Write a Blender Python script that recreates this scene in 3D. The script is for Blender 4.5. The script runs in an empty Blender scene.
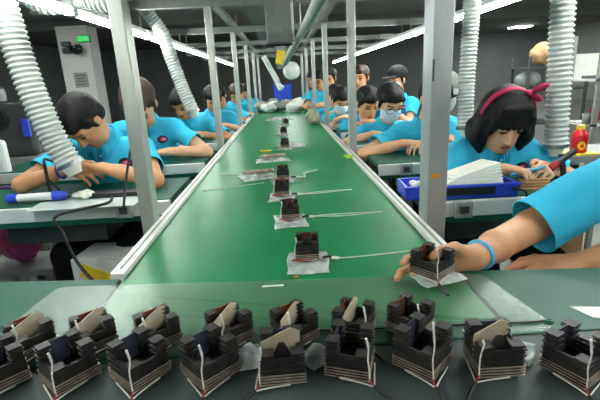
import bpy, bmesh, math, random
import numpy as np
from mathutils import Vector, Matrix
from mathutils.bvhtree import BVHTree
SC = bpy.context.scene
COL = SC.collection
PI = math.pi
rnd = random.Random(7)
TUBE = 30.0
EXPO = 1.3
V = lambda *a: np.array(a, float)

# ---------------------------------------------------------------- materials
def s2l(c):
    return tuple((x/255/12.92 if x/255 <= .04045 else ((x/255+.055)/1.055)**2.4) for x in c)

def mat(name, rgb, rough=.5, metal=0, var=.12, scale=20, bump=0, bscale=60, stretch=(1, 1, 1),
        spec=.5, alpha=1, trans=0, emit=None, coat=0, sss=0, rgb2=None, coords='Object', alphavar=0):
    m = bpy.data.materials.new(name); m.use_nodes = True
    nt = m.node_tree; N = nt.nodes; L = nt.links
    b = N['Principled BSDF']
    c = s2l(rgb)
    tc = N.new('ShaderNodeTexCoord'); mp = N.new('ShaderNodeMapping')
    mp.inputs['Scale'].default_value = stretch
    L.new(tc.outputs[coords], mp.inputs['Vector'])
    no = N.new('ShaderNodeTexNoise'); no.inputs['Scale'].default_value = scale; no.inputs['Detail'].default_value = 4
    L.new(mp.outputs[0], no.inputs['Vector'])
    rp = N.new('ShaderNodeValToRGB')
    c2 = s2l(rgb2) if rgb2 else tuple(min(1, x*(1+var)) for x in c)
    c1 = c if rgb2 else tuple(x*(1-var) for x in c)
    rp.color_ramp.elements[0].position = .35; rp.color_ramp.elements[1].position = .65
    rp.color_ramp.elements[0].color = (*c1, 1); rp.color_ramp.elements[1].color = (*c2, 1)
    L.new(no.outputs['Fac'], rp.inputs['Fac'])
    L.new(rp.outputs['Color'], b.inputs['Base Color'])
    b.inputs['Roughness'].default_value = rough; b.inputs['Metallic'].default_value = metal
    b.inputs['Specular IOR Level'].default_value = spec
    b.inputs['Alpha'].default_value = alpha
    if alphavar:
        mr = N.new('ShaderNodeMapRange'); mr.inputs['From Min'].default_value = .35; mr.inputs['From Max'].default_value = .65
        mr.inputs['To Min'].default_value = max(0, alpha-alphavar); mr.inputs['To Max'].default_value = min(1, alpha+alphavar)
        L.new(no.outputs['Fac'], mr.inputs['Value']); L.new(mr.outputs[0], b.inputs['Alpha'])
    b.inputs['Transmission Weight'].default_value = trans
    b.inputs['Coat Weight'].default_value = coat
    if sss:
        b.inputs['Subsurface Weight'].default_value = sss
        b.inputs['Subsurface Radius'].default_value = (.01, .004, .002)
        b.inputs['Subsurface Scale'].default_value = 1
    if bump:
        nb = N.new('ShaderNodeTexNoise'); nb.inputs['Scale'].default_value = bscale; nb.inputs['Detail'].default_value = 5
        L.new(mp.outputs[0], nb.inputs['Vector'])
        bp = N.new('ShaderNodeBump'); bp.inputs['Strength'].default_value = bump; bp.inputs['Distance'].default_value = .01
        L.new(nb.outputs['Fac'], bp.inputs['Height']); L.new(bp.outputs[0], b.inputs['Normal'])
    if emit:
        b.inputs['Emission Color'].default_value = (*s2l(emit[0]), 1); b.inputs['Emission Strength'].default_value = emit[1]
    return m

M = {}
def mk(k, *a, **kw): M[k] = mat(k, *a, **kw)
mk('floor_paint', (118, 120, 112), .45, var=.12, scale=3)
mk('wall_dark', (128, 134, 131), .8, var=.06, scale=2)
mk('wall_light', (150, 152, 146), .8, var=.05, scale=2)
mk('ceiling_grey', (112, 114, 110), .85, var=.1, scale=1.5)
mk('column_white', (200, 200, 194), .7, var=.04)
mk('alu', (176, 180, 172), .42, .55, var=.06, scale=8, stretch=(6, 6, 1))
mk('alu_dark', (158, 162, 162), .45, .6, var=.2, scale=7, stretch=(1, 1, .35))
mk('rail_white', (222, 224, 216), .4, .2, var=.05, scale=15)
mk('beam_grey', (120, 124, 118), .5, .3, var=.1)
mk('green_belt', (26, 120, 72), .32, var=.1, scale=5, spec=.16, bump=.03, bscale=9)
mk('green_mat', (24, 84, 66), .5, spec=.2, var=.08, scale=6)
mk('table_grey', (66, 76, 74), .5, var=.12, scale=12, spec=.2)
mk('film', (205, 222, 210), .22, var=.05, scale=5, alpha=.3, alphavar=.05, bump=.05, bscale=14, spec=.8)
mk('bag_old', (215, 226, 220), .2, var=.05, scale=30, alpha=.42, alphavar=.2, bump=.5, bscale=60, spec=.8)
mk('white_plastic', (226, 228, 222), .4, var=.03)
mk('hose_white', (196, 199, 194), .45, var=.05, scale=12)
mk('black_plastic', (22, 22, 24), .4, var=.2)
mk('dark_blue', (44, 48, 66), .5)
mk('dark_grey', (58, 60, 60), .5, var=.15)
mk('mid_grey', (132, 134, 130), .5, var=.1)
mk('tag_grey', (150, 156, 150), .35, var=.15, scale=40)
mk('steel', (150, 152, 150), .3, .9, var=.1)
mk('blue_plastic', (44, 72, 196), .35, var=.08)
mk('blue_wrist', (40, 70, 190), .5)
mk('cyan_band', (70, 170, 215), .4)
mk('shirt', (58, 186, 222), .85, var=.07, scale=9, bump=.12, bscale=35, spec=.2)
mk('shirt_dark', (18, 140, 186), .85, var=.07, scale=9, spec=.2)
mk('trousers', (17, 17, 20), .9, var=.25, spec=.15)
mk('skin', (222, 172, 136), .5, var=.05, scale=25, sss=.1, spec=.35)
mk('skin_tan', (205, 150, 108), .5, var=.06, scale=25, sss=.1, spec=.35)
mk('lips', (176, 92, 86), .4)
mk('eye_dark', (26, 19, 17), .25)
mk('eye_white', (225, 220, 212), .3)
mk('hair_black', (14, 12, 13), .6, var=.35, scale=45, stretch=(5, 5, .6), bump=.5, bscale=70, spec=.3)
mk('hair_brown', (58, 34, 24), .6, var=.35, scale=45, stretch=(5, 5, .6), bump=.5, bscale=70)
mk('mask_blue', (190, 216, 228), .8, var=.04)
mk('mask_white', (226, 230, 230), .8, var=.04)
mk('cap_grey', (120, 126, 122), .85)
mk('cap_black', (24, 24, 28), .8)
mk('headband', (172, 22, 74), .7, bump=.3, bscale=80)
mk('logo_navy', (16, 22, 52), .5)
mk('logo_red', (236, 66, 110), .5)
mk('logo_pale', (226, 214, 230), .5)
mk('fin_black', (41, 38, 36), .55, .25, var=.35, scale=60)
mk('fin_edge', (168, 150, 136), .4, .35, var=.3, scale=80)
mk('copper', (128, 72, 56), .4, .6, var=.25, scale=50)
mk('ceramic_tan', (176, 162, 138), .6, var=.1, scale=50)
mk('wire_white', (214, 212, 204), .45)
mk('wire_red', (176, 20, 36), .4)
mk('wire_black', (16, 16, 18), .4)
mk('sleeve_clear', (160, 172, 166), .3, alpha=.8)
mk('sheet_grey', (186, 196, 190), .4, var=.06)
mk('paper', (236, 238, 230), .7, var=.02)
mk('foam', (238, 238, 226), .75, var=.04, bump=.2, bscale=40)
mk('carton', (176, 138, 96), .8, var=.08)
mk('carton_white', (214, 214, 208), .8, var=.05)
mk('yellow', (226, 196, 44), .5)
mk('yellow_green', (170, 196, 40), .5)
mk('orange', (206, 140, 40), .6)
mk('red_gloss', (206, 22, 30), .3)
mk('pink_bag', (232, 70, 110), .5, rgb2=(110, 60, 130), scale=5, bump=.3, bscale=9)
mk('red_cloth', (150, 24, 38), .8)
mk('purple', (120, 60, 140), .7)
mk('wood', (164, 128, 84), .6, var=.2, scale=8, stretch=(1, 8, 8))
mk('tube_light', (255, 255, 250), .5, emit=((246, 252, 250), TUBE))
mk('lamp_panel', (255, 255, 250), .5, emit=((246, 252, 250), 26.0))
mk('exit_green', (20, 150, 60), .5, emit=((30, 190, 80), .5))
mk('glass_lens', (20, 20, 24), .15)
mk('gloves', (150, 150, 128), .85, var=.1)

def clear_sheet(name, tint, rough, dust, dust_rgb, bump=.05, bs=14):
    m = bpy.data.materials.new(name); m.use_nodes = True; nt = m.node_tree; N = nt.nodes; L = nt.links
    out = N['Material Output']; N.remove(N['Principled BSDF'])
    tr = N.new('ShaderNodeBsdfTransparent'); tr.inputs[0].default_value = (*s2l(tint), 1)
    gl = N.new('ShaderNodeBsdfGlossy'); gl.inputs['Roughness'].default_value = rough
    df = N.new('ShaderNodeBsdfDiffuse'); df.inputs[0].default_value = (*s2l(dust_rgb), 1)
    fr = N.new('ShaderNodeFresnel'); fr.inputs['IOR'].default_value = 1.55
    tc = N.new('ShaderNodeTexCoord'); no = N.new('ShaderNodeTexNoise'); no.inputs['Scale'].default_value = bs; no.inputs['Detail'].default_value = 5
    L.new(tc.outputs['Object'], no.inputs['Vector'])
    bp = N.new('ShaderNodeBump'); bp.inputs['Strength'].default_value = bump; bp.inputs['Distance'].default_value = .01
    L.new(no.outputs['Fac'], bp.inputs['Height']); L.new(bp.outputs[0], gl.inputs['Normal'])
    mr = N.new('ShaderNodeMapRange'); mr.inputs['To Min'].default_value = dust*.6; mr.inputs['To Max'].default_value = dust*1.4
    mr.inputs['From Min'].default_value = .3; mr.inputs['From Max'].default_value = .7; L.new(no.outputs['Fac'], mr.inputs['Value'])
    m1 = N.new('ShaderNodeMixShader'); L.new(mr.outputs[0], m1.inputs[0]); L.new(tr.outputs[0], m1.inputs[1]); L.new(df.outputs[0], m1.inputs[2])
    m2 = N.new('ShaderNodeMixShader'); ge = N.new('ShaderNodeNewGeometry'); inv = N.new('ShaderNodeMath'); inv.operation = 'SUBTRACT'; inv.inputs[0].default_value = 1; L.new(ge.outputs['Backfacing'], inv.inputs[1])
    mu = N.new('ShaderNodeMath'); mu.operation = 'MULTIPLY'; L.new(fr.outputs[0], mu.inputs[0]); L.new(inv.outputs[0], mu.inputs[1]); L.new(mu.outputs[0], m2.inputs[0]); L.new(m1.outputs[0], m2.inputs[1]); L.new(gl.outputs[0], m2.inputs[2])
    L.new(m2.outputs[0], out.inputs['Surface']); M[name] = m
clear_sheet('clear_plate', (240, 248, 243), .32, .05, (210, 225, 215))
clear_sheet('bag', (240, 244, 242), .22, .55, (220, 228, 224), .2, 30)

# ---------------------------------------------------------------- object helpers
def link(o, parent=None):
    COL.objects.link(o)
    if parent is not None: o.parent = parent
    return o

def mats_of(m): return m if isinstance(m, (list, tuple)) else [m]

class MB:
    """collects shapes into one mesh"""
    def __init__(s): s.bm = bmesh.new(); s.mi = 0
    def _fin(s, verts):
        fs = set()
        for v in verts:
            for f in v.link_faces: fs.add(f)
        for f in fs: f.material_index = s.mi
        return s
    def box(s, c, size, rot=None, bev=0):
        mtx = Matrix.Translation(Vector(c)) @ (rot.to_4x4() if rot is not None else Matrix.Identity(4)) @ Matrix.Diagonal((*size, 1))
        r = bmesh.ops.create_cube(s.bm, size=1, matrix=mtx)
        vs = r['verts']
        if bev:
            es = list({e for v in vs for e in v.link_edges})
            rr = bmesh.ops.bevel(s.bm, geom=es, offset=bev, segments=2, affect='EDGES', profile=.5)
            vs = list({v for f in rr['faces'] for v in f.verts} | {v for v in vs if v.is_valid})
        return s._fin(vs)
    def b2(s, lo, hi, bev=0):
        lo = np.array(lo, float); hi = np.array(hi, float)
        return s.box((lo+hi)/2, hi-lo, None, bev)
    def cyl(s, p0, p1, r0, r1=None, seg=16, cap=True):
        p0 = Vector(p0); p1 = Vector(p1); d = p1-p0
        if r1 is None: r1 = r0
        q = d.to_track_quat('Z', 'Y').to_matrix().to_4x4()
        r = bmesh.ops.create_cone(s.bm, cap_ends=cap, segments=seg, radius1=r0, radius2=r1, depth=d.length,
                                  matrix=Matrix.Translation((p0+p1)/2) @ q)
        return s._fin(r['verts'])
    def sph(s, c, r, sc=(1, 1, 1), sub=2, rot=None):
        mtx = Matrix.Translation(Vector(c)) @ (rot.to_4x4() if rot is not None else Matrix.Identity(4)) @ Matrix.Diagonal((*[r*x for x in sc], 1))
        q = bmesh.ops.create_icosphere(s.bm, subdivisions=sub, radius=1, matrix=mtx)
        return s._fin(q['verts'])
    def tube(s, pts, r, seg=8, smooth=True, cap=True):
        pts = [Vector(p) for p in pts]
        if smooth and len(pts) > 2: pts = spline(pts)
        n = len(pts); rings = []; up = None
        rad = r if callable(r) else (lambda t: r)
        for i, p in enumerate(pts):
            t = (pts[min(i+1, n-1)]-pts[max(i-1, 0)]).normalized()
            if up is None:
                up = Vector((0, 0, 1)) if abs(t.z) < .9 else Vector((1, 0, 0))
            x = up.cross(t)
            if x.length < 1e-5: x = Vector((1, 0, 0)).cross(t)
            x.normalize(); y = t.cross(x).normalized(); up = y
            rr = rad(i/(n-1))
            rings.append([s.bm.verts.new(p+rr*(math.cos(a)*x+math.sin(a)*y)) for a in [2*PI*k/seg for k in range(seg)]])
        for a, b in zip(rings, rings[1:]):
            for k in range(seg):
                f = s.bm.faces.new((a[k], a[(k+1) % seg], b[(k+1) % seg], b[k])); f.material_index = s.mi; f.smooth = True
        if cap:
            for rg in (rings[0][::-1], rings[-1]):
                f = s.bm.faces.new(rg); f.material_index = s.mi
        return s
    def prism(s, poly, z0, z1, mtx=None):
        """extrude a 2D polygon from z0 to z1"""
        mtx = mtx or Matrix.Identity(4)
        a = [s.bm.verts.new(mtx @ Vector((x, y, z0))) for x, y in poly]
        b = [s.bm.verts.new(mtx @ Vector((x, y, z1))) for x, y in poly]
        n = len(poly); fs = [s.bm.faces.new(a[::-1]), s.bm.faces.new(b)]
        for i in range(n): fs.append(s.bm.faces.new((a[i], a[(i+1) % n], b[(i+1) % n], b[i])))
        for f in fs: f.material_index = s.mi
        return s
    def lathe(s, prof, c=(0, 0, 0), seg=20, axis=None):
        """prof: list of (r, z)"""
        q = Matrix.Translation(Vector(c)) @ (Vector(axis).to_track_quat('Z', 'Y').to_matrix().to_4x4() if axis is not None else Matrix.Identity(4))
        rings = [[s.bm.verts.new(q @ Vector((r*math.cos(a), r*math.sin(a), z))) for a in [2*PI*k/seg for k in range(seg)]] for r, z in prof]
        for a, b in zip(rings, rings[1:]):
            for k in range(seg):
                f = s.bm.faces.new((a[k], a[(k+1) % seg], b[(k+1) % seg], b[k])); f.material_index = s.mi; f.smooth = True
        for rg in (rings[0][::-1], rings[-1]):
            f = s.bm.faces.new(rg); f.material_index = s.mi
        return s
    def grid(s, fn, nu, nv):
        g = [[s.bm.verts.new(fn(i/nu, j/nv)) for j in range(nv+1)] for i in range(nu+1)]
        for i in range(nu):
            for j in range(nv):
                f = s.bm.faces.new((g[i][j], g[i+1][j], g[i+1][j+1], g[i][j+1])); f.material_index = s.mi; f.smooth = True
        return s
    def build(s, name, m, parent=None, loc=None, rotz=None, smooth_angle=None):
        me = bpy.data.meshes.new(name); bmesh.ops.recalc_face_normals(s.bm, faces=s.bm.faces) ; s.bm.to_mesh(me); s.bm.free()
        for x in mats_of(m): me.materials.append(M[x] if isinstance(x, str) else x)
        o = link(bpy.data.objects.new(name, me), parent)
        if loc is not None: o.location = loc
        if rotz is not None: o.rotation_euler.z = rotz
        return o

def spline(pts, n=6):
    out = []; P = [pts[0]*2-pts[1]]+pts+[pts[-1]*2-pts[-2]]
    for i in range(1, len(P)-2):
        a, b, c, d = P[i-1:i+3]
        for k in range(n):
            t = k/n
            out.append(.5*((2*b)+(c-a)*t+(2*a-5*b+4*c-d)*t*t+(3*b-a-3*c+d)*t**3))
    out.append(pts[-1]); return out

def tag(o, label=None, cat=None, group=None, kind=None):
    if label: o['label'] = label
    if cat: o['category'] = cat
    if group: o['group'] = group
    if kind: o['kind'] = kind
    return o
def thing(name, label, cat, loc=(0, 0, 0), rotz=0, group=None):
    o = link(bpy.data.objects.new(name, None)); o.location = loc; o.rotation_euler = (0, 0, rotz); o.empty_display_size = .05
    return tag(o, label, cat, group)
def struct(o): o['kind'] = 'structure'; return o
def dup(root, loc, rotz=0, label=None, group=None, scale=None):
    r = root.copy(); COL.objects.link(r); r.location = loc; r.rotation_euler = (0, 0, rotz)
    if scale: r.scale = scale
    if label: r['label'] = label
    if group: r['group'] = group
    for ch in list(root.children):
        c = ch.copy(); COL.objects.link(c); c.parent = r
        for g in list(ch.children):
            d = g.copy(); COL.objects.link(d); d.parent = c
    return r

# ---------------------------------------------------------------- implicit surfaces (one continuous skin)
class Field:
    def __init__(s, h): s.h = h; s.P = []
    def cone(s, a, b, ra, rb=None, k=.02, op=0):
        a = np.array(a, float); b = np.array(b, float); rb = ra if rb is None else rb
        ab = b-a; L2 = max(ab@ab, 1e-12)
        def d(X, Y, Z):
            t = np.clip(((X-a[0])*ab[0]+(Y-a[1])*ab[1]+(Z-a[2])*ab[2])/L2, 0, 1)
            return np.sqrt((X-a[0]-t*ab[0])**2+(Y-a[1]-t*ab[1])**2+(Z-a[2]-t*ab[2])**2)-(ra+t*(rb-ra))
        r = max(ra, rb); s.P.append((d, np.minimum(a, b)-r, np.maximum(a, b)+r, k, op)); return s
    def ell(s, c, r, F=None, k=.02, op=0):
        c = np.array(c, float); r = np.array(r, float); F = np.eye(3) if F is None else np.array(F)
        def d(X, Y, Z):
            q = [((X-c[0])*F[i][0]+(Y-c[1])*F[i][1]+(Z-c[2])*F[i][2]) for i in range(3)]
            k0 = np.sqrt(sum((q[i]/r[i])**2 for i in range(3))); k1 = np.sqrt(sum((q[i]/r[i]**2)**2 for i in range(3)))
            return k0*(k0-1)/np.maximum(k1, 1e-6)
        e = np.sqrt(((F*r[:, None])**2).sum(0)); s.P.append((d, c-e, c+e, k, op)); return s
    def cut(s, c, n):
        """keep the side n points away from"""
        c = np.array(c, float); n = np.array(n, float); n = n/np.linalg.norm(n)
        s.P.append((lambda X, Y, Z: (X-c[0])*n[0]+(Y-c[1])*n[1]+(Z-c[2])*n[2], None, None, 0, 2)); return s
    def mesh(s, noise=0, nf=(9, 9, 5), seed=0):
        h = s.h; pr = [p for p in s.P if p[4] == 0]
        lo = np.min([p[1] for p in pr], 0)-4*h-noise-.01; hi = np.max([p[2] for p in pr], 0)+4*h+noise+.01
        n = np.ceil((hi-lo)/h).astype(int)+1
        G = np.full(n, 9.0, np.float32)
        ax = [lo[i]+h*np.arange(n[i]) for i in range(3)]
        for d, l, u, k, op in s.P:
            if l is None: i0 = np.zeros(3, int); i1 = n
            else:
                m = k+3*h+.03
                i0 = np.maximum(0, np.floor((l-m-lo)/h).astype(int)); i1 = np.minimum(n, np.ceil((u+m-lo)/h).astype(int)+1)
            if (i1 <= i0).any(): continue
            X = ax[0][i0[0]:i1[0], None, None]; Y = ax[1][None, i0[1]:i1[1], None]; Z = ax[2][None, None, i0[2]:i1[2]]
            D = d(X, Y, Z).astype(np.float32)
            S = G[i0[0]:i1[0], i0[1]:i1[1], i0[2]:i1[2]]
            if op == 0:
                if k > 0:
                    hh = np.maximum(k-np.abs(S-D), 0)/k; S[...] = np.minimum(S, D)-hh*hh*k*.25
                else: S[...] = np.minimum(S, D)
            elif op == 1:
                D = -D
                hh = np.maximum(k-np.abs(S-D), 0)/max(k, 1e-6); S[...] = np.maximum(S, D)+hh*hh*k*.25
            else: S[...] = np.maximum(S, D)
        if noise:
            rs = np.random.RandomState(seed); X = ax[0][:, None, None]; Y = ax[1][None, :, None]; Z = ax[2][None, None, :]
            for q in range(5):
                w = rs.normal(size=3)*np.array(nf)*(1+q*.5); ph = rs.rand()*6.28
                G += (noise*(.55/(1+.35*q))*np.sin(w[0]*X+w[1]*Y+w[2]*Z+ph+1.3*np.sin(w[1]*.7*Y+w[2]*Z*.5+ph))).astype(np.float32)
        return surface_nets(G, lo, h)

def surface_nets(G, lo, h):
    ins = G < 0
    c = np.zeros(np.array(G.shape)-1, np.uint8)
    for i in (0, 1):
        for j in (0, 1):
            for k in (0, 1):
                c += ins[i:i+c.shape[0], j:j+c.shape[1], k:k+c.shape[2]]
    act = (c > 0) & (c < 8)
    I = np.argwhere(act); idx = np.full(c.shape, -1, np.int64); idx[act] = np.arange(len(I))
    acc = np.zeros((len(I), 3)); cnt = np.zeros(len(I))
    cor = [(i, j, k) for i in (0, 1) for j in (0, 1) for k in (0, 1)]
    val = {q: G[I[:, 0]+q[0], I[:, 1]+q[1], I[:, 2]+q[2]] for q in cor}
    for q in cor:
        for a in range(3):
            if q[a] == 0:
                e = list(q); e[a] = 1; e = tuple(e); v0 = val[q]; v1 = val[e]
                m = (v0 < 0) != (v1 < 0); t = np.where(m, v0/np.where(m, v0-v1, 1), 0)
                p = np.array(q, float)[None, :].repeat(len(I), 0); p[:, a] += t
                acc[m] += p[m]; cnt[m] += 1
    verts = lo+h*(I+acc/cnt[:, None])
    faces = []
    for a in range(3):
        b, d = (a+1) % 3, (a+2) % 3
        sl0 = [slice(None)]*3; sl1 = [slice(None)]*3; sl0[a] = slice(0, -1); sl1[a] = slice(1, None)
        i0 = ins[tuple(sl0)]; i1 = ins[tuple(sl1)]
        E = np.argwhere(i0 != i1)
        E = E[(E[:, b] > 0) & (E[:, d] > 0) & (E[:, b] < G.shape[b]-1) & (E[:, d] < G.shape[d]-1)]
        fl = i0[E[:, 0], E[:, 1], E[:, 2]]
        q = []
        for db, dd in ((1, 1), (0, 1), (0, 0), (1, 0)):
            w = E.copy(); w[:, b] -= db; w[:, d] -= dd; q.append(idx[w[:, 0], w[:, 1], w[:, 2]])
        q = np.stack(q, 1); q = np.where(fl[:, None], q, q[:, ::-1]); faces.append(q)
    return verts, np.concatenate(faces)

def mesh_obj(name, verts, faces, m, parent=None, mi=None, smooth=True):
    me = bpy.data.meshes.new(name)
    me.from_pydata(np.asarray(verts).tolist(), [], [list(map(int, f)) for f in faces])
    for x in mats_of(m): me.materials.append(M[x])
    if mi is not None: me.polygons.foreach_set('material_index', np.asarray(mi, np.int32))
    me.polygons.foreach_set('use_smooth', np.full(len(me.polygons), smooth)); me.update()
    return link(bpy.data.objects.new(name, me), parent)
def field_obj(name, F, m, parent=None, **kw):
    v, f = F.mesh(**kw); return mesh_obj(name, v, f, m, parent)

def decal(bvh, c, n, u, v, a, b, off=.0012, shape=None, nr=3, ns=16):
    """an a x b disc at c wrapped onto the surface looked at along -n -> verts, faces"""
    vs = []; fs = []
    pts = [(0, 0)]
    for i in range(1, nr+1):
        for k in range(ns):
            t = 2*PI*k/ns; x = i/nr*math.cos(t); y = i/nr*math.sin(t)
            if shape: x, y = shape(x, y)
            pts.append((x, y))
    for x, y in pts:
        p = np.array(c)+u*a*x+v*b*y
        hit = bvh.ray_cast(Vector(p+n*.12), Vector(-n), .3)
        q = np.array(hit[0]) if hit[0] is not None else p
        vs.append(q+n*off)
    for k in range(ns): fs.append((0, 1+k, 1+(k+1) % ns))
    for i in range(nr-1):
        for k in range(ns):
            A = 1+i*ns; fs.append((A+k, A+ns+k, A+ns+(k+1) % ns, A+(k+1) % ns))
    return np.array(vs), fs
# ---------------------------------------------------------------- people
def unit(a): a = np.array(a, float); return a/np.linalg.norm(a)
def rot_about(v, ax, ang):
    ax = unit(ax); c, s = math.cos(ang), math.sin(ang)
    return v*c+np.cross(ax, v)*s+ax*(ax@v)*(1-c)
R = math.radians

def ik(S, W, l1, l2, pole):
    d = W-S; L = np.linalg.norm(d); dn = d/L; L = min(L, .995*(l1+l2)); W = S+dn*L
    a = (l1*l1-l2*l2+L*L)/(2*L); h = math.sqrt(max(l1*l1-a*a, 0))
    p = pole-dn*(pole@dn); p = unit(p)
    return S+dn*a+p*h, W

def add_hand(F, W, d, n, t, s=1, curl=(.5, .5, .4), thumb=.5, spread=.1, fine=True):
    """W wrist, d towards the fingers, n out of the palm, t towards the thumb side"""
    d = unit(d); n = unit(n-d*(n@d)); t = unit(t-d*(t@d)-n*(t@n))
    base = []
    for i, (o, l) in enumerate(((.031, .086), (.0105, .09), (-.0105, .086), (-.03, .077))):
        K = W+s*(d*l+t*o); base.append(K)
        F.cone(W+s*t*o*.5+s*d*.005, K, .0155*s, .0115*s, k=.014)
    F.cone(W, W+d*.05*s-n*0, .02*s, .019*s, k=.014)
    if not fine:
        for i, o in enumerate((.022, -.022)):
            a = base[0 if i == 0 else 3]; dd = rot_about(d, np.cross(d, n), curl[0]*.7)
            F.cone(a, a+dd*.065*s, .0125*s, .0095*s, k=.006)
            a = base[1 if i == 0 else 2]
            F.cone(a, a+dd*.075*s, .0125*s, .0095*s, k=.004)
    else:
        for i, (K, ln) in enumerate(zip(base, (.92, 1.0, .94, .76))):
            ax = np.cross(d, n)
            dd = rot_about(d, n, 0); side = (1.5-i)*spread; dd = unit(dd+t*side)
            p = K; r = .0092*s*(1 if i < 3 else .9)
            for j, L in enumerate((.044, .027, .021)):
                dd = rot_about(dd, ax, curl[j]*(1+.08*i)); q = p+dd*L*ln*s
                F.cone(p, q, r, r*.9, k=.004 if j else .007); r *= .9; p = q
    p = W+s*(t*.022+d*.022); q = p+s*unit(t*.75+d*.75+n*.45*thumb)*.042
    F.cone(p, q, .0145*s, .0115*s, k=.012)
    q2 = q+s*unit(d*1.0+t*.25+n*.5*thumb)*.032; F.cone(q, q2, .0112*s, .0098*s, k=.005)
    q3 = q2+s*unit(d*1.0-t*.15+n*.6*thumb)*.024; F.cone(q2, q3, .0098*s, .008*s, k=.004)

BVHS = {}
def person(label, x, y, face=180, seat=.44, lean=12, h=.008, s=1.0, hy=0, hp=25, hr_=0, hair='short', hairm='hair_black',
           skin='skin', hands=None, legs=True, mask=None, glasses=False, cap=None, logo=True, twist=0, sex='m',
           stand=False, wrist=None, headband=False, group=None, curl=(.5, .6, .4), elbow_out=.55, slv=.62,
           neck=.0, head_push=0, torso_z=0, shirt='shirt', thigh=.42, trousers='trousers', detail=True, sh_up=0, shirt_h=None,
           hand_dir=None, hand_nrm=None, hand_curl=None, reach=(0, 0), slr=1.0, poles=None, spread=.1, arm_len=1.0, knee_out=.06, hs=1.0, headz=0):
    """face: degrees about Z of the facing direction, 180 looks towards -Y"""
    a = R(face); u = V(0, 0, 1)
    f0 = V(-math.sin(a), math.cos(a), 0)          # face=0 -> +Y, 180 -> -Y
    r0 = np.cross(f0, u)                           # person's right
    root = thing('person', label, 'person', (x, y, 0), 0, group)
    O = V(x, y, 0)
    P = V(0, 0, (seat+.095) if not stand else .93*s)
    sp = unit(u*math.cos(R(lean))+f0*math.sin(R(lean)))
    rT = rot_about(r0, u, R(twist)); fT = unit(np.cross(sp, -rT)) if False else unit(np.cross(u, rT)); fT = unit(fT-sp*(fT@sp)); rT = unit(np.cross(fT, sp))
    sw = (.178 if sex == 'm' else .158)*s
    NB = P+sp*.485*s
    CH = P+sp*.30*s
    # head frame
    hf = rot_about(f0, u, R(hy)); hR = np.cross(hf, u); hf = rot_about(hf, hR, -R(hp)); hu = np.cross(hR, hf)
    if hr_: hR = rot_about(hR, hf, R(hr_)); hu = np.cross(hR, hf)
    HC = NB+unit(sp*.6+u*.4+f0*(.15+head_push))*.075*s+hu*(.125+headz)*s+hf*.02*s
    HF = [hR, hf, hu]; S_ = s*hs
    hp_ = lambda X, Y, Z: HC+S_*(hR*X+hf*Y+hu*Z)
    sh = {+1: NB-sp*.055*s+rT*sw+fT*.01+u*sh_up, -1: NB-sp*.055*s-rT*sw+fT*.01+u*sh_up}
    F = Field(h)
    # ---- torso, neck
    pw = .155 if sex == 'm' else .15; cw = .15 if sex == 'm' else .135
    TF = [rT, fT, sp]
    F.ell(P+u*.02, (pw*s, .11*s, .11*s), [r0, f0, u], k=.05)
    F.ell(P+sp*.15*s, ((pw-.02)*s, .095*s, .14*s), TF, k=.05)
    F.ell(CH+sp*.02*s, (cw*s, .105*s, .16*s), TF, k=.05)
    F.cone(NB-sp*.05*s+rT*sw*.85, NB-sp*.05*s-rT*sw*.85, .052*s, k=.04)
    F.cone(NB-sp*.03*s, HC-hu*.06*S_-hf*.015*S_, .055*s, .05*s, k=.03)
    # ---- head
    F.ell(hp_(0, -.012, .03), (.076*S_, .095*S_, .086*S_), HF, k=.02)
    F.ell(hp_(0, .028, -.04), (.06*S_, .062*S_, .075*S_), HF, k=.03)
    F.cone(hp_(-.03, .04, -.085), hp_(.03, .04, -.085), .026*S_, k=.03)
    F.ell(hp_(0, .066, -.098), (.026*S_, .022*S_, .02*S_), HF, k=.025)
    F.ell(hp_(0, .07, .03), (.05*S_, .02*S_, .02*S_), HF, k=.025)
    if h < .013:
        F.ell(hp_(-.036, .09, .012), (.02*S_, .012*S_, .012*S_), HF, k=.012, op=1)
        F.ell(hp_(.036, .09, .012), (.02*S_, .012*S_, .012*S_), HF, k=.012, op=1)
        F.ell(hp_(-.033, .073, .008), (.016*S_, .013*S_, .012*S_), HF, k=.006)
        F.ell(hp_(.033, .073, .008), (.016*S_, .013*S_, .012*S_), HF, k=.006)
        F.cone(hp_(0, .086, .012), hp_(0, .104, -.03), .007*S_, .012*S_, k=.012)
        F.cone(hp_(-.012, .092, -.033), hp_(.012, .092, -.033), .009*S_, k=.008)
        F.cone(hp_(-.018, .082, -.061), hp_(.018, .082, -.061), .0075*S_, k=.008)
        F.cone(hp_(-.016, .081, -.072), hp_(.016, .081, -.072), .008*S_, k=.008)
    for q in (-1, 1):
        F.ell(hp_(q*.077, -.008, -.005), (.011*S_, .02*S_, .032*S_), HF, k=.008)
    # ---- legs
    T = Field(max(h, .008))
    feet = []
    for q in (1, -1):
        hip = P+r0*q*.085*s
        if stand:
            kn = hip+f0*.02-u*.43*s+r0*q*.01; an = V(*kn)-f0*.03; an[2] = .085
        else:
            kn = hip+f0*thigh*s+r0*q*knee_out; kn[2] = min(seat+.06, P[2]-.02); an = V(*kn)+f0*.03; an[2] = .085
        F.cone(hip, kn, .078*s, .055*s, k=.04); F.cone(kn, an, .052*s, .035*s, k=.02)
        calf = kn*.7+an*.3-f0*.02; F.ell(calf, (.046*s, .05*s, .11*s), k=.02)
        F.cone(an-u*.03-f0*.03, an+f0*.13-u*.05, .032*s, .026*s, k=.02)
        T.cone(hip, kn, .096*s, .074*s, k=.05); T.cone(kn, an+u*.015, .072*s, .06*s, k=.02)
        feet.append((an-u*.03-f0*.03, an+f0*.13-u*.045))
    T.ell(P+u*.015, ((pw+.018)*s, .125*s, .115*s), [r0, f0, u], k=.05)
    # ---- arms
    hands = hands or {}
    G = Field(shirt_h or h)
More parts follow.
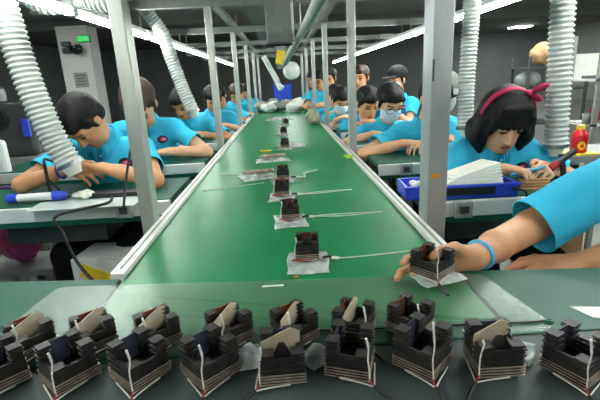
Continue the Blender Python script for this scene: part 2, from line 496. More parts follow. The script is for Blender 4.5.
    G.ell(P+u*.02+sp*.03, ((pw+.016)*s, .122*s, .1*s), [r0, f0, u], k=.05)
    G.ell(P+sp*.15*s, ((pw+.003)*s, .115*s, .15*s), TF, k=.06)
    G.ell(CH+sp*.02*s, ((cw+.022)*s, .123*s, .165*s), TF, k=.06)
    G.cone(NB-sp*.05*s+rT*sw*.85, NB-sp*.05*s-rT*sw*.85, .064*s, k=.05)
    G.cone(NB-sp*.05*s, NB+sp*.005*s+f0*.005, .075*s, .066*s, k=.04)
    l1, l2 = .275*s*arm_len, .235*s*arm_len; wr = {}; cuts = []
    for q in (1, -1):
        tgt = hands.get(q)
        Sh = sh[q]+fT*reach[0 if q == 1 else 1]
        W = (V(*tgt)-O) if tgt is not None else P+f0*.33*s+r0*q*.12*s+u*.1
        pole = -u*1.0+rT*q*elbow_out*1.6-f0*.15
        if poles and q in poles: pole = poles[q]
        E, W = ik(Sh, W, l1, l2, pole)
        F.cone(Sh, E, .05*s, .037*s, k=.03); F.cone(E, E*.35+W*.65, .038*s, .033*s, k=.015); F.cone(E*.35+W*.65, W, .033*s, .025*s, k=.015)
        fd = unit(W-E)
        hd = hand_dir.get(q) if hand_dir and q in hand_dir else unit(fd*.7+f0*.25-rT*q*.55-u*.12)
        hn = hand_nrm.get(q) if hand_nrm and q in hand_nrm else unit(-u*.55-rT*q*.7)
        hd = unit(hd); th = np.cross(hd, hn)*q*(1)
        # the thumb sits on the inner/upper side
        ref = unit(-rT*q+u*.8+f0*.1)
        if th@ref < 0: th = -th
        cu = hand_curl.get(q) if hand_curl and q in hand_curl else curl
        add_hand(F, W, hd, hn, th, s, cu, spread=spread, fine=h < .009)
        e = Sh+(E-Sh)*slv/1.0
        ad = unit(E-Sh)
        G.cone(Sh+ad*.015, e+ad*.05, .058*s*slr, .067*s*slr, k=.05)
        cuts.append((e, ad, Sh)); wr[q] = (E, W, fd)
    v, f = F.mesh()
    bvh = BVHTree.FromPolygons(v.tolist(), f.tolist())
    mats = [skin, 'eye_dark', 'lips', 'eye_white', hairm]; VS = [v]; FS = [f.tolist()]; MI = [np.zeros(len(f), int)]; off = len(v)
    def add(c, n, uu, vv, aa, bb, mi, o=.0012, **kw):
        nonlocal off
        dv, df = decal(bvh, c, n, uu, vv, aa, bb, o, **kw)
        VS.append(dv); FS.append([tuple(i+off for i in t) for t in df]); MI.append(np.full(len(df), mi)); off += len(dv)
    if detail:
        for q in (-1, 1):
            lift = lambda X, Y: (X, Y+.35*(1-X*X)-.2)
            if h < .009: add(hp_(q*.033, 0, .004), hf, hR*S_, hu*S_, .0145, .0065, 3, .0010)
            add(hp_(q*.033, 0, .008), hf, hR*S_, hu*S_, .017, .0042 if h < .009 else .007, 1, .0020, shape=lift)
            if h < .009: add(hp_(q*.033, 0, .004), hf, hR*S_, hu*S_, .0058, .006, 1, .0016)
            add(hp_(q*.034, 0, .03), hf, hR*S_, hu*S_, .021, .0042, 4, .0012, shape=lift)
        if not mask: add(hp_(0, 0, -.0665), hf, hR*S_, hu*S_, .023, .0085, 2, .001)
    mesh_obj('body', np.concatenate(VS), sum(FS, []), mats, root, np.concatenate(MI))
    if legs:
        field_obj('trousers', T, trousers, root, noise=.004, seed=3)
        for a_, b_ in feet:
            K = Field(.008); K.cone(a_, b_, .044*s, .036*s, k=.02); K.cut(V(0, 0, .005), V(0, 0, -1)); field_obj('shoe', K, 'black_plastic', root)
    # ---- shirt, with the sleeve ends left open
    seed = int(abs(x*97+y*131)) % 1000
    vs, fs = G.mesh(noise=.0055 if h < .012 else .003, nf=(16, 16, 11), seed=seed)
    bm = bmesh.new(); me = bpy.data.meshes.new('polo_shirt'); me.from_pydata(vs.tolist(), [], fs.tolist()); bm.from_mesh(me)
    for e, ad, Sh in cuts:
        L = np.linalg.norm(e-Sh)
        def near(p):
            p = np.array(p); tt = min(1, max(0, (p-P)@sp/(.44*s)))
            if np.linalg.norm(p-P-sp*.44*s*tt) < .155*s: return False
            p = p-Sh; t = p@ad; return t > L*.6 and np.linalg.norm(p-t*ad) < .105*s*slr and t < L+.2
        g = [ff for ff in bm.faces if near(ff.calc_center_median())]
        gg = set(g); [gg.update(ff.edges) for ff in g]; [gg.update(ff.verts) for ff in g]
        bmesh.ops.bisect_plane(bm, geom=list(gg), plane_co=Vector(e), plane_no=Vector(ad))
        kill = [ff for ff in bm.faces if near(ff.calc_center_median()) and (np.array(ff.calc_center_median())-e)@ad > 1e-5]
        bmesh.ops.delete(bm, geom=kill, context='FACES')
    # keep the biggest piece only
    bm.to_mesh(me); bm.free(); me.materials.append(M[shirt]); me.polygons.foreach_set('use_smooth', np.full(len(me.polygons), True))
    so = link(bpy.data.objects.new('polo_shirt', me), root)
    if h < .012:
        md = so.modifiers.new('thick', 'SOLIDIFY'); md.thickness = .003; md.offset = -1
    # ---- collar
    sb = BVHTree.FromPolygons(vs.tolist(), fs.tolist())
    if h < .016:
        cv = []; cf = []; n = 28
        ca = unit(sp*.8+u*.2+f0*.16); cx = unit(rT-ca*(rT@ca)); cy = np.cross(ca, cx)
        cy = cy if cy@f0 > 0 else -cy
        C0 = NB+sp*.012*s+f0*.006
        for i in range(n+1):
            t = PI/2+.22+(2*PI-.44)*i/n; drop = .014+.03*abs((i/n-.5)*2)**2
            for rr, z in ((.06, .012), (.064, .02), (.075, .012), (.088+.012*abs((i/n-.5)*2)**3, -drop)):
                cv.append(C0+s*(cx*rr*math.cos(t)+cy*rr*1.05*math.sin(t)+ca*(z-.02*math.sin(t))))
        for i in range(n):
            for j in range(3): A = i*4+j; cf.append((A, A+1, A+5, A+4))
        co = mesh_obj('collar', cv, cf, shirt, so); md = co.modifiers.new('t', 'SOLIDIFY'); md.thickness = .004
    if logo and h < .014:
        nn = unit(fT*.9+u*.15+ -rT*.18); LC = CH+sp*.085*s-rT*.085*s
        for nm, mm, aa, bb, o, dx in (('chest_logo', 'logo_navy', .034, .025, .003, 0), ('emblem', 'logo_red', .02, .013, .005, -.006), ('emblem_mark', 'logo_pale', .011, .0035, .0065, -.008)):
            dv, df = decal(sb, LC-rT*dx*-1, nn, rT*-1, sp, aa*s, bb*s, o, nr=3)
            lo_ = mesh_obj(nm, dv, df, mm, so)
    if h < .009:
        dv, df = decal(sb, CH+sp*.11*s, fT, rT, sp, .011*s, .07*s, .002, shape=lambda X, Y: (max(-1, min(1, X*1.6)), max(-1, min(1, Y*1.3))))
        mesh_obj('placket', dv, df, 'shirt_dark', so)
        for k in range(3):
            c = CH+sp*(.075+.035*k)*s; hit = sb.ray_cast(Vector(c+fT*.2), Vector(-fT))
            if hit[0] is not None: MB().sph(hit[0]+Vector(fT)*.003, .0045, sub=1).build('button', 'white_plastic', so)
    # ---- hair
    H = Field(max(.0045, h*.8)); nz = .004
    if cap:
        H.ell(hp_(0, -.03, .02), (.085*S_, .088*S_, .075*S_), HF, k=.02); H.cut(hp_(0, 0, .05), hu)
        for q in (-1, 1): H.cone(hp_(q*.075, .02, .03), hp_(q*.077, .012, -.015), .012*S_, .008*S_, k=.01)
    elif hair == 'short':
        H.ell(hp_(0, -.024, .045), (.089*S_, .098*S_, .083*S_), HF, k=.02)
        H.ell(hp_(0, -.055, 0), (.08*S_, .066*S_, .078*S_), HF, k=.02)
        H.ell(hp_(.01, .045, .085), (.06*S_, .045*S_, .032*S_), HF, k=.03)
        H.cone(hp_(-.035, .074, .072), hp_(.04, .074, .072), .014*S_, .014*S_, k=.025)
        for q in (-1, 1): H.cone(hp_(q*.075, .02, .04), hp_(q*.077, .012, -.015), .014*S_, .008*S_, k=.01)
    elif hair == 'bob':
        H.ell(hp_(0, -.02, .042), (.097*S_, .105*S_, .092*S_), HF, k=.02)
        H.ell(hp_(0, -.06, -.03), (.092*S_, .07*S_, .115*S_), HF, k=.03)
        for q in (-1, 1):
            H.cone(hp_(q*.085, .015, .03), hp_(q*.099, .02, -.07), .03*S_, .033*S_, k=.03)
            H.cone(hp_(q*.092, .03, -.055), hp_(q*.083, .045, -.118), .029*S_, .016*S_, k=.03)
            H.cone(hp_(q*.095, -.03, -.05), hp_(q*.09, -.02, -.125), .04*S_, .026*S_, k=.03)
            H.cone(hp_(q*.062, .062, .055), hp_(q*.075, .055, -.02), .02*S_, .013*S_, k=.015)
        for i in range(7):
            t = (i-3)/3; H.cone(hp_(t*.045, .055, .1), hp_(t*.06, .094-.026*t*t, .028+.004*(i % 2)), .019*S_, .009*S_, k=.012)
    elif hair == 'tail':
        H.ell(hp_(0, -.022, .042), (.087*S_, .1*S_, .083*S_), HF, k=.02)
        H.ell(hp_(0, -.055, 0), (.078*S_, .06*S_, .07*S_), HF, k=.02)
        H.cone(hp_(0, -.11, .03), hp_(0, -.15, -.02), .03*S_, .035*S_, k=.02); H.cone(hp_(0, -.15, -.02), hp_(0, -.14, -.15), .034*S_, .015*S_, k=.02)
        for q in (-1, 1): H.cone(hp_(q*.03, .07, .09), hp_(q*.074, .04, .02), .018*S_, .01*S_, k=.015)
    ho = field_obj('hair', H, hairm, root, noise=nz*.8, nf=(40, 40, 14), seed=seed)
    # ---- worn things
    if mask:
        K = Field(min(h, .007)); K.ell(hp_(0, .03, -.042), (.067*S_, .072*S_, .079*S_), HF, k=.01)
        K.ell(hp_(0, .085, -.04), (.03*S_, .026*S_, .05*S_), HF, k=.03)
        K.cut(hp_(0, .028, 0), -hf); K.cut(hp_(0, .05, .002), unit(hu)); K.cut(hp_(0, .05, -.118), -hu)
        mo = field_obj('face_mask', K, mask, root)
        for q in (-1, 1): MB().tube([hp_(q*.064, .03, -.02), hp_(q*.075, .012, .004), hp_(q*.08, -.018, .004)], .0022, 5).build('ear_loop', 'mask_white', mo)
    if glasses:
        B = MB()
        for q in (-1, 1):
            pts = [hp_(q*.035+.027*math.cos(t), .102-.3*abs(.027*math.cos(t)*0), .006+.02*math.sin(t)) for t in [2*PI*k/14 for k in range(15)]]
            B.tube(pts, .0022, 5, smooth=False); B.tube([hp_(q*.062, .1, .01), hp_(q*.08, .06, .01), hp_(q*.083, -.01, .005)], .002, 5)
        B.tube([hp_(-.009, .103, .01), hp_(.009, .103, .01)], .002, 5, smooth=False)
        B.build('glasses', 'black_plastic', root)
    if cap:
        K = Field(min(h, .007)); K.ell(hp_(0, -.018, .05), (.098*S_, .108*S_, .088*S_), HF, k=.02); K.cut(hp_(0, 0, .038), -unit(hu+hf*.1))
        c_ = field_obj('cap', K, cap, root)
        Q = Field(min(h, .006)); Q.ell(hp_(0, .1, .052), (.072*S_, .07*S_, .009*S_), HF, k=.01); field_obj('cap_peak', Q, cap, c_)
    if headband:
        B = MB(); pts = []
        for k in range(25):
            t = PI*k/24; pts.append(hp_(.107*math.cos(t), .012-.03*math.sin(t), .02+.121*math.sin(t)))
        ring = [Vector(p) for p in pts]
        for a_, b_ in zip(range(24), range(1, 25)): pass
        vs2 = []; fs2 = []
        for k, p in enumerate(pts):
            o = unit(p-hp_(0, 0, .02)); w = hf*.011*S_
            vs2 += [p-w, p+w, p+w+o*.004, p-w+o*.004]
        for k in range(24):
            for j in range(4): fs2.append((4*k+j, 4*k+(j+1) % 4, 4*k+4+(j+1) % 4, 4*k+4+j))
        hb = mesh_obj('headband', vs2, fs2, 'headband', root)
        K = Field(.0045); b0 = hp_(-.056, -.008, .124)
        for q in (1, -1):
            K.ell(b0+S_*(hR*(-.02*1-.0*q)+hu*0+(-hR*.6+hu*.75*q)*.03*1), (.034*S_, .013*S_, .017*S_), [unit(-hR*.8+hu*.45*q), hf, unit(hu*.8+hR*.45*q)], k=.01)
        K.ell(b0, (.014*S_, .014*S_, .014*S_), HF, k=.008)
        field_obj('bow', K, 'headband', hb, noise=.002)
    if wrist:
        q, pos, mm, rad, nm = wrist
        E, W, fd = wr[q]; c = W+(E-W)*pos
        B = MB(); xx = unit(np.cross(fd, u)); yy = np.cross(fd, xx)
        pts = [c+rad*(xx*math.cos(t)+yy*math.sin(t)) for t in [2*PI*k/20 for k in range(21)]]
        B.tube(pts, .0055, 6, smooth=False, cap=False); B.build(nm, mm, root)
    return root, dict(HC=HC+O, sh=sh, wr={k: (v_[0]+O, v_[1]+O) for k, v_ in wr.items()}, hp=lambda a_, b_, c_: hp_(a_, b_, c_)+O)
# ---------------------------------------------------------------- camera
F_PX = 425.0
cam = bpy.data.cameras.new('camera'); co = link(bpy.data.objects.new('camera', cam)); SC.camera = co
cam.sensor_width = 36; cam.lens = F_PX/600*36; cam.clip_start = .02
_vy = V(281-300, 81-200, F_PX); _vd = V(375-300, 1686-200, F_PX)     # where the belt direction and straight down vanish
_y = unit(_vy); _d = unit(_vd-_y*(unit(_vy)@_vd)); _z = -_d; _x = np.cross(_y, _z)
CR = np.stack([_x, _y, _z], 1)
right, down, fwd = CR
mw = Matrix(((right[0], -down[0], -fwd[0], 0), (right[1], -down[1], -fwd[1], 0), (right[2], -down[2], -fwd[2], 1.18), (0, 0, 0, 1)))
co.matrix_world = mw
SC.view_settings.view_transform = 'Standard'; SC.view_settings.look = 'None'; SC.view_settings.gamma = 1
SC.view_settings.use_curve_mapping = False
SC.view_settings.exposure = EXPO
w = bpy.data.worlds.new('World'); SC.world = w; w.use_nodes = True
w.node_tree.nodes['Background'].inputs[0].default_value = (.8, .9, .88, 1); w.node_tree.nodes['Background'].inputs[1].default_value = .12

# ---------------------------------------------------------------- the hall
X0, X1, Y0, Y1, ZC = -7.5, 11.0, -4.0, 18.0, 2.62
struct(MB().b2((X0, Y0, -.1), (X1, Y1, 0)).build('floor', 'floor_paint'))
struct(MB().b2((X0, Y0, ZC), (X1, Y1, ZC+.1)).build('ceiling', 'ceiling_grey'))
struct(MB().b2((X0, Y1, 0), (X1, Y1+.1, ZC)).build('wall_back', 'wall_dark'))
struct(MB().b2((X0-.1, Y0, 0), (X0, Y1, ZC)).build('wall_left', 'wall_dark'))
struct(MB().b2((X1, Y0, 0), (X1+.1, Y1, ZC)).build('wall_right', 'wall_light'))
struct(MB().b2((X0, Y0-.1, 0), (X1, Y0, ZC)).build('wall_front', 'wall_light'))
struct(MB().b2((X0, 9.9, ZC-.16), (-.9, 10.1, ZC)).build('trim_1', 'beam_grey'))
struct(MB().b2((1.2, 10.9, ZC-.2), (X1, 11.1, ZC)).build('trim_2', 'beam_grey'))
for i, yb in enumerate((3.4, 5.0, 6.6, 8.2)):
    struct(MB().b2((-1.2, yb, ZC-.14), (1.6, yb+.16, ZC)).build('trim_%d' % (i+3), 'beam_grey'))
struct(MB().b2((-4.50, 9.4, 0), (-3.87, 9.9, ZC-.16), bev=.01).build('column_left', 'column_white'))

# things on the white column
t = thing('exit_sign', 'green lit exit sign on the white column at far left', 'sign', (-3.95, 9.377, 2.2))
MB().box((0, 0, 0), (.26, .046, .13), bev=.008).build('sign_case', 'dark_grey', t)
MB().box((.0, -.03, .0), (.235, .01, .105)).build('lit_panel', 'exit_green', t)
fig = MB(); fig.sph((-.06, -.037, .035), .014, sub=1); fig.tube([(-.06, -.037, .02), (-.07, -.037, -.01), (-.095, -.037, -.04)], .008, 5); fig.tube([(-.07, -.037, -.01), (-.045, -.037, -.025), (-.05, -.037, -.045)], .007, 5)
fig.build('running_figure', 'white_plastic', t)
MB().prism([(0, -.01), (.05, -.01), (.05, -.03), (.1, 0), (.05, .03), (.05, .01), (0, .01)], -.002, .002, Matrix.Translation((0, -.037, 0)) @ Matrix.Rotation(PI/2, 4, 'X')).build('arrow', 'white_plastic', t)
t = thing('security_camera', 'black dome camera on bracket below the exit sign', 'camera', (-4.08, 9.4, 2.0))
MB().lathe([(.11, .06), (.12, .04), (.12, .0), (.1, -.06), (.05, -.1), (.005, -.11)], (0, -.135, 0)).build('dome', 'glass_lens', t)
MB().b2((-.03, -.14, .05), (.03, 0, .1)).build('bracket', 'black_plastic', t)
t = thing('wall_speaker', 'small black wall unit left of the dome camera', 'speaker', (-4.3, 9.33, 2.06))
MB().box((0, 0, .05), (.16, .1, .09), bev=.01).build('housing', 'dark_grey', t); MB().box((0, 0, -.08), (.16, .1, .1), bev=.01).build('horn', 'black_plastic', t)
MB().b2((-.02, .05, -.1), (.02, .07, .09)).build('backplate', 'mid_grey', t)
t = thing('notice', 'grey paper notice stuck on the white column', 'notice', (-4.15, 9.4, 1.4))
MB().b2((-.14, -.004, -.15), (.14, 0, .15)).build('sheet', 'mid_grey', t)
for k in range(4): MB().b2((-.1, -.006, .09-.06*k), (.1-.03*(k % 2), -.004, .105-.06*k)).build('text_line', 'dark_grey', t)

# ---------------------------------------------------------------- lamps of the line
def fixture(x, y, z, label, grp, L=1.18):
    t = thing('tube_lamp', label, 'lamp', (x, y, z), 0, grp)
    MB().b2((-.022, -L/2, .012), (.022, L/2, .04)).build('housing', 'white_plastic', t)
    MB().cyl((0, -L/2+.02, -.004), (0, L/2-.02, -.004), .0155, seg=12).build('tube', 'tube_light', t)
    for q in (-1, 1): MB().box((0, q*(L/2-.012), .005), (.04, .022, .05)).build('end_cap', 'white_plastic', t)
    for q in (-.45, .45): MB().cyl((0, q, .04), (0, q, .13), .004, seg=6).build('hanger', 'steel', t)
    return t
ordn = ['nearest', 'second', 'third', 'fourth', 'fifth', 'sixth', 'seventh', 'eighth', 'ninth', 'tenth', 'eleventh', 'twelfth', 'thirteenth', 'fourteenth', 'fifteenth', 'sixteenth']
ft = fixture(-.96, .4, 1.54, 'white tube lamp, nearest in the left row of lights', 'tube lamps along the left side')
for i in range(1, 8):
    dup(ft, (-.96, .4+1.2*i, 1.54), 0, 'white tube lamp, %s along the left row of lights' % ordn[i])
for i in range(9):
    dup(ft, (1.25, .2+1.2*i, 1.54), 0, 'white tube lamp, %s along the right row of lights' % ordn[i], 'tube lamps along the right side')
for (x, y, l) in ((-.96, -.8, 'white tube lamp behind the camera on the left'), (1.25, -1.0, 'white tube lamp behind the camera on the right')):
    dup(ft, (x, y, 1.54), 0, l, 'tube lamps behind the camera')
t = thing('ceiling_lamp', 'bright square ceiling panel above the right aisle', 'lamp', (3.3, 5.2, ZC-.03))
MB().box((0, 0, .01), (.62, .62, .03)).build('frame', 'white_plastic', t); MB().box((0, 0, -.012), (.56, .56, .02)).build('diffuser', 'lamp_panel', t)
for k, (x, y, l) in enumerate(((3.05, 3.6, 'bright ceiling panel at the top right behind the grey hose'), (6.0, 11.6, 'small far ceiling panel over the dark back of the hall'),
                (-4.6, 3.0, 'added fill panel over the left aisle, nearer one'), (-4.6, 7.0, 'added fill panel over the left aisle, farther one'), (5.0, 1.0, 'added fill panel over the right aisle beside the shelves'),
                (0.2, 12.5, 'added fill panel over the far end of the belt'), (8.4, 15.5, 'ceiling panel far back on the right'), (7.6, 7.0, 'added fill panel by the right wall'))):
    dup(t, (x, y, ZC-.03), 0, l)  # left aisle, shelf, belt end and right wall panels are added to brighten the hall

# ---------------------------------------------------------------- conveyor
cv = thing('conveyor', 'long conveyor with green belt running away between the workers', 'conveyor', (0, 0, 0))
BZ = .755
def bl(x): return .885-.09*x
m = MB(); m.prism([(-.39, .655), (.36, .655), (.36, 9.6), (-.39, 9.6)], BZ-.03, BZ); m.build('belt', 'green_belt', cv)
for nm, xa, xb in (('left', -.4245, -.392), ('right', .362, .393)):
    m = MB(); m.prism([(xa, bl(xa)+.002), (xb, bl(xb)+.002), (xb, 9.6), (xa, 9.6)], BZ-.09, BZ+.012)
    r = m.build('side_rail', 'rail_white', cv)
    s = MB(); xc = (xa+xb)/2; s.b2((xc-.003, .95, BZ+.012), (xc+.003, 9.6, BZ+.0135)); s.build('rail_groove', 'mid_grey', r)
MB().cyl((-.39, 9.63, BZ-.04), (.36, 9.63, BZ-.04), .04, seg=20).build('end_roller', 'steel', cv)
for i, yy in enumerate((1.1, 2.6, 4.1, 5.6, 7.1, 8.6)):
    for x in (-.35, .32):
        MB().b2((x-.025, yy-.025, 0), (x+.025, yy+.025, BZ-.09), bev=.004).build('leg', 'alu', cv)
    MB().b2((-.35, yy-.02, .2), (.32, yy+.02, .24)).build('cross_bar', 'alu', cv)
MB().b2((-.388, 1.0, BZ-.12), (.358, 9.5, BZ-.04)).build('bed', 'mid_grey', cv)

# overhead frame: posts outside the rails, cross beams and long rails above
fr = thing('overhead_frame', 'grey aluminium frame of posts and beams standing along the belt', 'frame', (0, 0, 0))
FZ = 1.66
LP = [1.33, 2.99, 4.5, 6.05, 7.6, 9.15]; RP = [1.18, 2.62, 4.15, 5.65, 7.15, 8.65]
def post(x, y, wx, wy, mt):
    p = MB().b2((x-wx/2, y-wy/2, 0), (x+wx/2, y+wy/2, FZ), bev=.004).build('post', mt, fr)
    MB().b2((x-wx*.5, y-wy*.9, 0), (x+wx*.5, y+wy*.9, .012)).build('foot_plate', 'steel', p)
    return p
for i, y in enumerate(LP): post(-.4475, y, .043, .06, 'alu')
for i, y in enumerate(RP):
    p = post(.4215, y, .054 if i == 0 else .045, .08 if i == 0 else .05, 'alu_dark' if i == 0 else 'alu')
    if i == 0:
        MB().b2((.402, y-.0415, .9), (.426, y-.04, .912)).build('sticker', 'orange', p)
        MB().b2((.3945, y-.0412, 1.16), (.4, y-.04, 1.215)).build('scuff', 'dark_grey', p)
for y in LP+[RP[0]]:
    MB().b2((-1.55, y-.03, FZ), (1.7, y+.03, FZ+.055)).build('cross_beam', 'beam_grey', fr)
for x in (-.4475, .4215): MB().b2((x-.025, -.5, FZ+.056), (x+.025, 9.4, FZ+.106)).build('long_rail', 'beam_grey', fr)
MB().b2((-.25, 2.2, FZ+.056), (-.1, 9.4, FZ+.13)).build('cable_tray', 'dark_grey', fr)

# hanging trunk box and the pipe beside it
t = thing('hanging_trunk', 'grey square trunk hanging from the ceiling over the belt', 'duct', (0.005, 3.0, 1.41))
MB().b2((-.08, -.07, 0), (.08, .07, ZC-1.41), bev=.004).build('trunk', 'beam_grey', t)
MB().b2((-.086, -.076, 0), (.086, .076, .012)).build('end_rim', 'dark_grey', t)
MB().b2((.082, -.05, .02), (.1, .05, ZC-1.41)).build('cable_cover', 'white_plastic', t)
t = thing('air_pipe', 'dark pipe running over the belt beside the hanging trunk', 'pipe', (0, 0, 0))
MB().tube([(.152, -.6, 1.44), (.151, 1.6, 1.445), (.147, 2.8, 1.462), (.09, 3.6, 1.4), (.045, 4.05, 1.335)], .026, 12).build('pipe_body', 'mid_grey', t)
for yy in (RP[0], LP[1]): MB().cyl((.15, yy, 1.465), (.15, yy, FZ), .005, seg=6).build('hanger', 'steel', t)
t = thing('exhaust_fan', 'white round fan head hanging over the far belt', 'fan', (.02, 4.2, 1.27))
MB().lathe([(.03, -.05), (.07, -.04), (.085, 0), (.07, .04), (.03, .05)], (.085, 0, -.0), axis=(.2, -1, .1)).build('fan_guard', 'white_plastic', t)
MB().b2((-.05, -.03, .02), (.04, .03, .5)).build('hanger_bar', 'mid_grey', t)
MB().box((-.015, -.035, .12), (.075, .008, .12), Matrix.Rotation(.25, 3, 'Y')).build('warning_label', 'yellow', t)
MB().cyl((-.17, 0, .14), (-.05, 0, -.1), .025, seg=10).build('arm', 'white_plastic', t)
MB().cyl((-.06, 0, -.1), (-.02, -.03, -.16), .02, .03, seg=10).build('nozzle', 'white_plastic', t)

# ---------------------------------------------------------------- extraction hoses
def hose(name, pts, r, label, nozzle=True, rib=.02):
    P_ = spline([Vector(p) for p in pts], 30)
    L = [0]
    for a, b in zip(P_, P_[1:]): L.append(L[-1]+(b-a).length)
    n = int(L[-1]/(rib/6)); Q = []; j = 0
    for i in range(n+1):
        d = L[-1]*i/n
        while j < len(L)-2 and L[j+1] < d: j += 1
        tt = (d-L[j])/max(1e-9, L[j+1]-L[j]); Q.append(P_[j].lerp(P_[j+1], tt))
    t = thing(name, label, 'hose', pts[-1]); o = Vector(pts[-1]); tot = L[-1]
    m = MB(); m.tube([q-o for q in Q], lambda u_: r*(1+.1*math.cos(2*PI*u_*tot/rib)), 20, smooth=False); m.build('corrugated_tube', 'hose_white', t)
    if nozzle:
        d = (P_[-1]-P_[-3]).normalized()
        MB().cyl(Vector((0, 0, 0))-d*.005, d*.04, r*.9, r*.55, seg=18).build('nozzle', 'white_plastic', t)
        MB().cyl(-d*.012, d*.004, r*1.16, seg=18).build('clamp_ring', 'steel', t)
    return t
hose('extraction_hose', [(-1.2, 1.8, ZC-.01), (-1.12, 1.79, 2.0), (-1.03, 1.78, 1.52), (-1.005, 1.78, 1.315), (-.978, 1.78, 1.155), (-.936, 1.78, .993), (-.893, 1.78, .885)], .049, 'white ribbed hose slanting down to the front worker on the left')
hose('extraction_hose', [(-1.2, 3.3, ZC-.01), (-1.0, 3.35, 1.85), (-.86, 3.4, 1.57), (-.81, 3.4, 1.372), (-.75, 3.4, 1.15), (-.69, 3.38, .98)], .047, 'pale ribbed hose hanging beside the third worker on the left', rib=.022)
hose('extraction_hose', [(1.12, 1.72, ZC-.01), (1.11, 1.73, 1.9), (1.105, 1.74, 1.43), (1.125, 1.74, 1.1), (1.14, 1.74, .86)], .043, 'white ribbed hose hanging upright right of the woman with the headband')
hose('extraction_hose', [(1.05, 2.42, ZC-.01), (1.04, 2.41, 1.9), (1.03, 2.4, 1.45), (1.025, 2.4, 1.1), (1.03, 2.4, .87)], .042, 'grey white ribbed hose behind the right near post')
hose('extraction_hose', [(-1.7, 2.25, ZC-.01), (-1.2, 2.2, 1.69), (-.92, 2.2, 1.61), (-.68, 2.2, 1.69), (-.5, 2.2, ZC-.01)], .055, 'ribbed hose sagging across under the ceiling at top left', nozzle=False)
# ---------------------------------------------------------------- work tables
def worktable(x0, x1, y0, label, depth=.45, socket=None, legs=True, mat_='green_mat', panel=True):
    t = thing('work_table', label, 'table', (0, 0, 0), 0, None)
    z = .74
    MB().b2((x0, y0, z-.03), (x1, y0+depth, z), bev=.003).build('tabletop', mat_, t)
    MB().b2((x0, y0-.022, z-.062), (x1, y0-.001, z-.004), bev=.003).build('front_rail', 'rail_white', t)
    MB().b2((x0, y0-.018, z-.085), (x1, y0-.003, z-.063)).build('lower_edge', 'green_mat', t)
    if socket is not None:
        s_ = MB().b2((socket-.032, y0-.045, z-.06), (socket+.032, y0-.023, z-.0), bev=.003).build('socket_box', 'tag_grey', t)
        MB().b2((socket-.016, y0-.049, z-.042), (socket+.016, y0-.0455, z-.016)).build('socket_face', 'dark_grey', s_)
    if legs:
        for lx in (x0+.04, x1-.04):
            for ly in (y0+.04, y0+depth-.04):
                MB().b2((lx-.02, ly-.02, 0), (lx+.02, ly+.02, z-.03)).build('leg', 'alu', t)
    if panel:
        sx = x0+(x1-x0)*.42 if x0 < 0 else x0+.1
        MB().b2((sx, y0+.08, z-.19), (sx+.42, y0+depth-.06, z-.031)).build('drawer_case', 'dark_grey', t)
    return t
LT = [1.70, 2.52, 3.38, 4.2, 5.05, 5.9]; RT = [1.455, 2.17, 2.87, 3.6, 4.35, 5.1]
lname = ['front', 'second', 'third', 'fourth', 'fifth', 'sixth']
for i, y in enumerate(LT):
    worktable(-1.75, -.48, y, 'pale railed work table on the left, %s from the camera' % lname[i], socket=-.66 if i == 0 else -.75, depth=.4)
for i, y in enumerate(RT):
    worktable(.48, 1.55, y, 'pale railed work table on the right, %s from the camera' % lname[i], socket=.62 if i < 2 else None, depth=.36)

# stools
def stool(x, y, h_, label, m='blue_plastic'):
    t = thing('stool', label, 'stool', (x, y, 0))
    MB().lathe([(.1, h_-.04), (.165, h_-.035), (.17, h_-.015), (.15, h_), (.02, h_)], seg=24).build('seat', m, t)
    for k in range(4):
        a = PI/4+k*PI/2; MB().cyl((.17*math.cos(a), .17*math.sin(a), 0), (.12*math.cos(a), .12*math.sin(a), h_-.036), .013, seg=8).build('leg', 'steel', t)
    pts = [(.15*math.cos(2*PI*k/20), .15*math.sin(2*PI*k/20), .18) for k in range(21)]
    MB().tube(pts, .008, 6, smooth=False).build('foot_ring', 'steel', t)
    return t

# ---------------------------------------------------------------- the workers
def P(label, x, y, h, hl, hrr, seat=.40, st='stool of the worker', **kw):
    r = person(label, x, y, kw.pop('face', 180), seat, h=h, hands={-1: hl, 1: hrr} if hl is not None else None, **kw)
    if not kw.get('stand'): stool(x, y+(.0), seat-.005, st)
    return r
# front left worker, bent over the work
P('person in blue polo with a blue wristband, bent over small work at front left', -.88, 2.29, .0065, (-.82, 1.91, .845), (-.97, 1.91, .85), seat=.395,
  st='stool under the front left worker', lean=20, hp=60, hy=-24, hair='short', skin='skin_tan', headz=-.035, wrist=(1, .16, 'blue_wrist', .033, 'wristband'),
  hand_dir={1: V(.85, -.3, -.12), -1: V(-.9, -.25, -.05)}, hand_nrm={1: V(.25, .5, -.6), -1: V(-.2, .3, .8)}, hs=1.0, elbow_out=2.2)
P('person with brown hair and blue polo, arms on the table behind the left near post', -.885, 2.98, .0075, (-.70, 2.6, .80), (-1.0, 2.6, .80), seat=.41,
  st='stool under the second worker on the left', lean=18, hp=54, hy=6, hair='short', hairm='hair_brown', headz=-.02, elbow_out=1.6,
  hand_dir={1: V(.9, -.3, 0), -1: V(-.9, -.3, 0)}, hand_nrm={1: V(0, 0, -1), -1: V(0, 0, -1)}, hs=1.2)
far = [(-.80, 3.98, -8, 'hair_black', 'third worker on the left, person in blue bent beside the pale hose'),
       (-.74, 4.75, 10, 'hair_black', 'person in blue with black hair left of the second left post'),
       (-.72, 5.6, -5, 'hair_black', 'person in blue seen right behind the second left post'),
       (-.68, 6.4, 8, 'hair_brown', 'person in blue with brown hair between second and third left posts'),
       (-.66, 7.3, 0, 'hair_black', 'person in blue near the third left post, far down the line'),
       (-.68, 8.3, 0, 'hair_black', 'farthest person in blue on the left of the belt')]
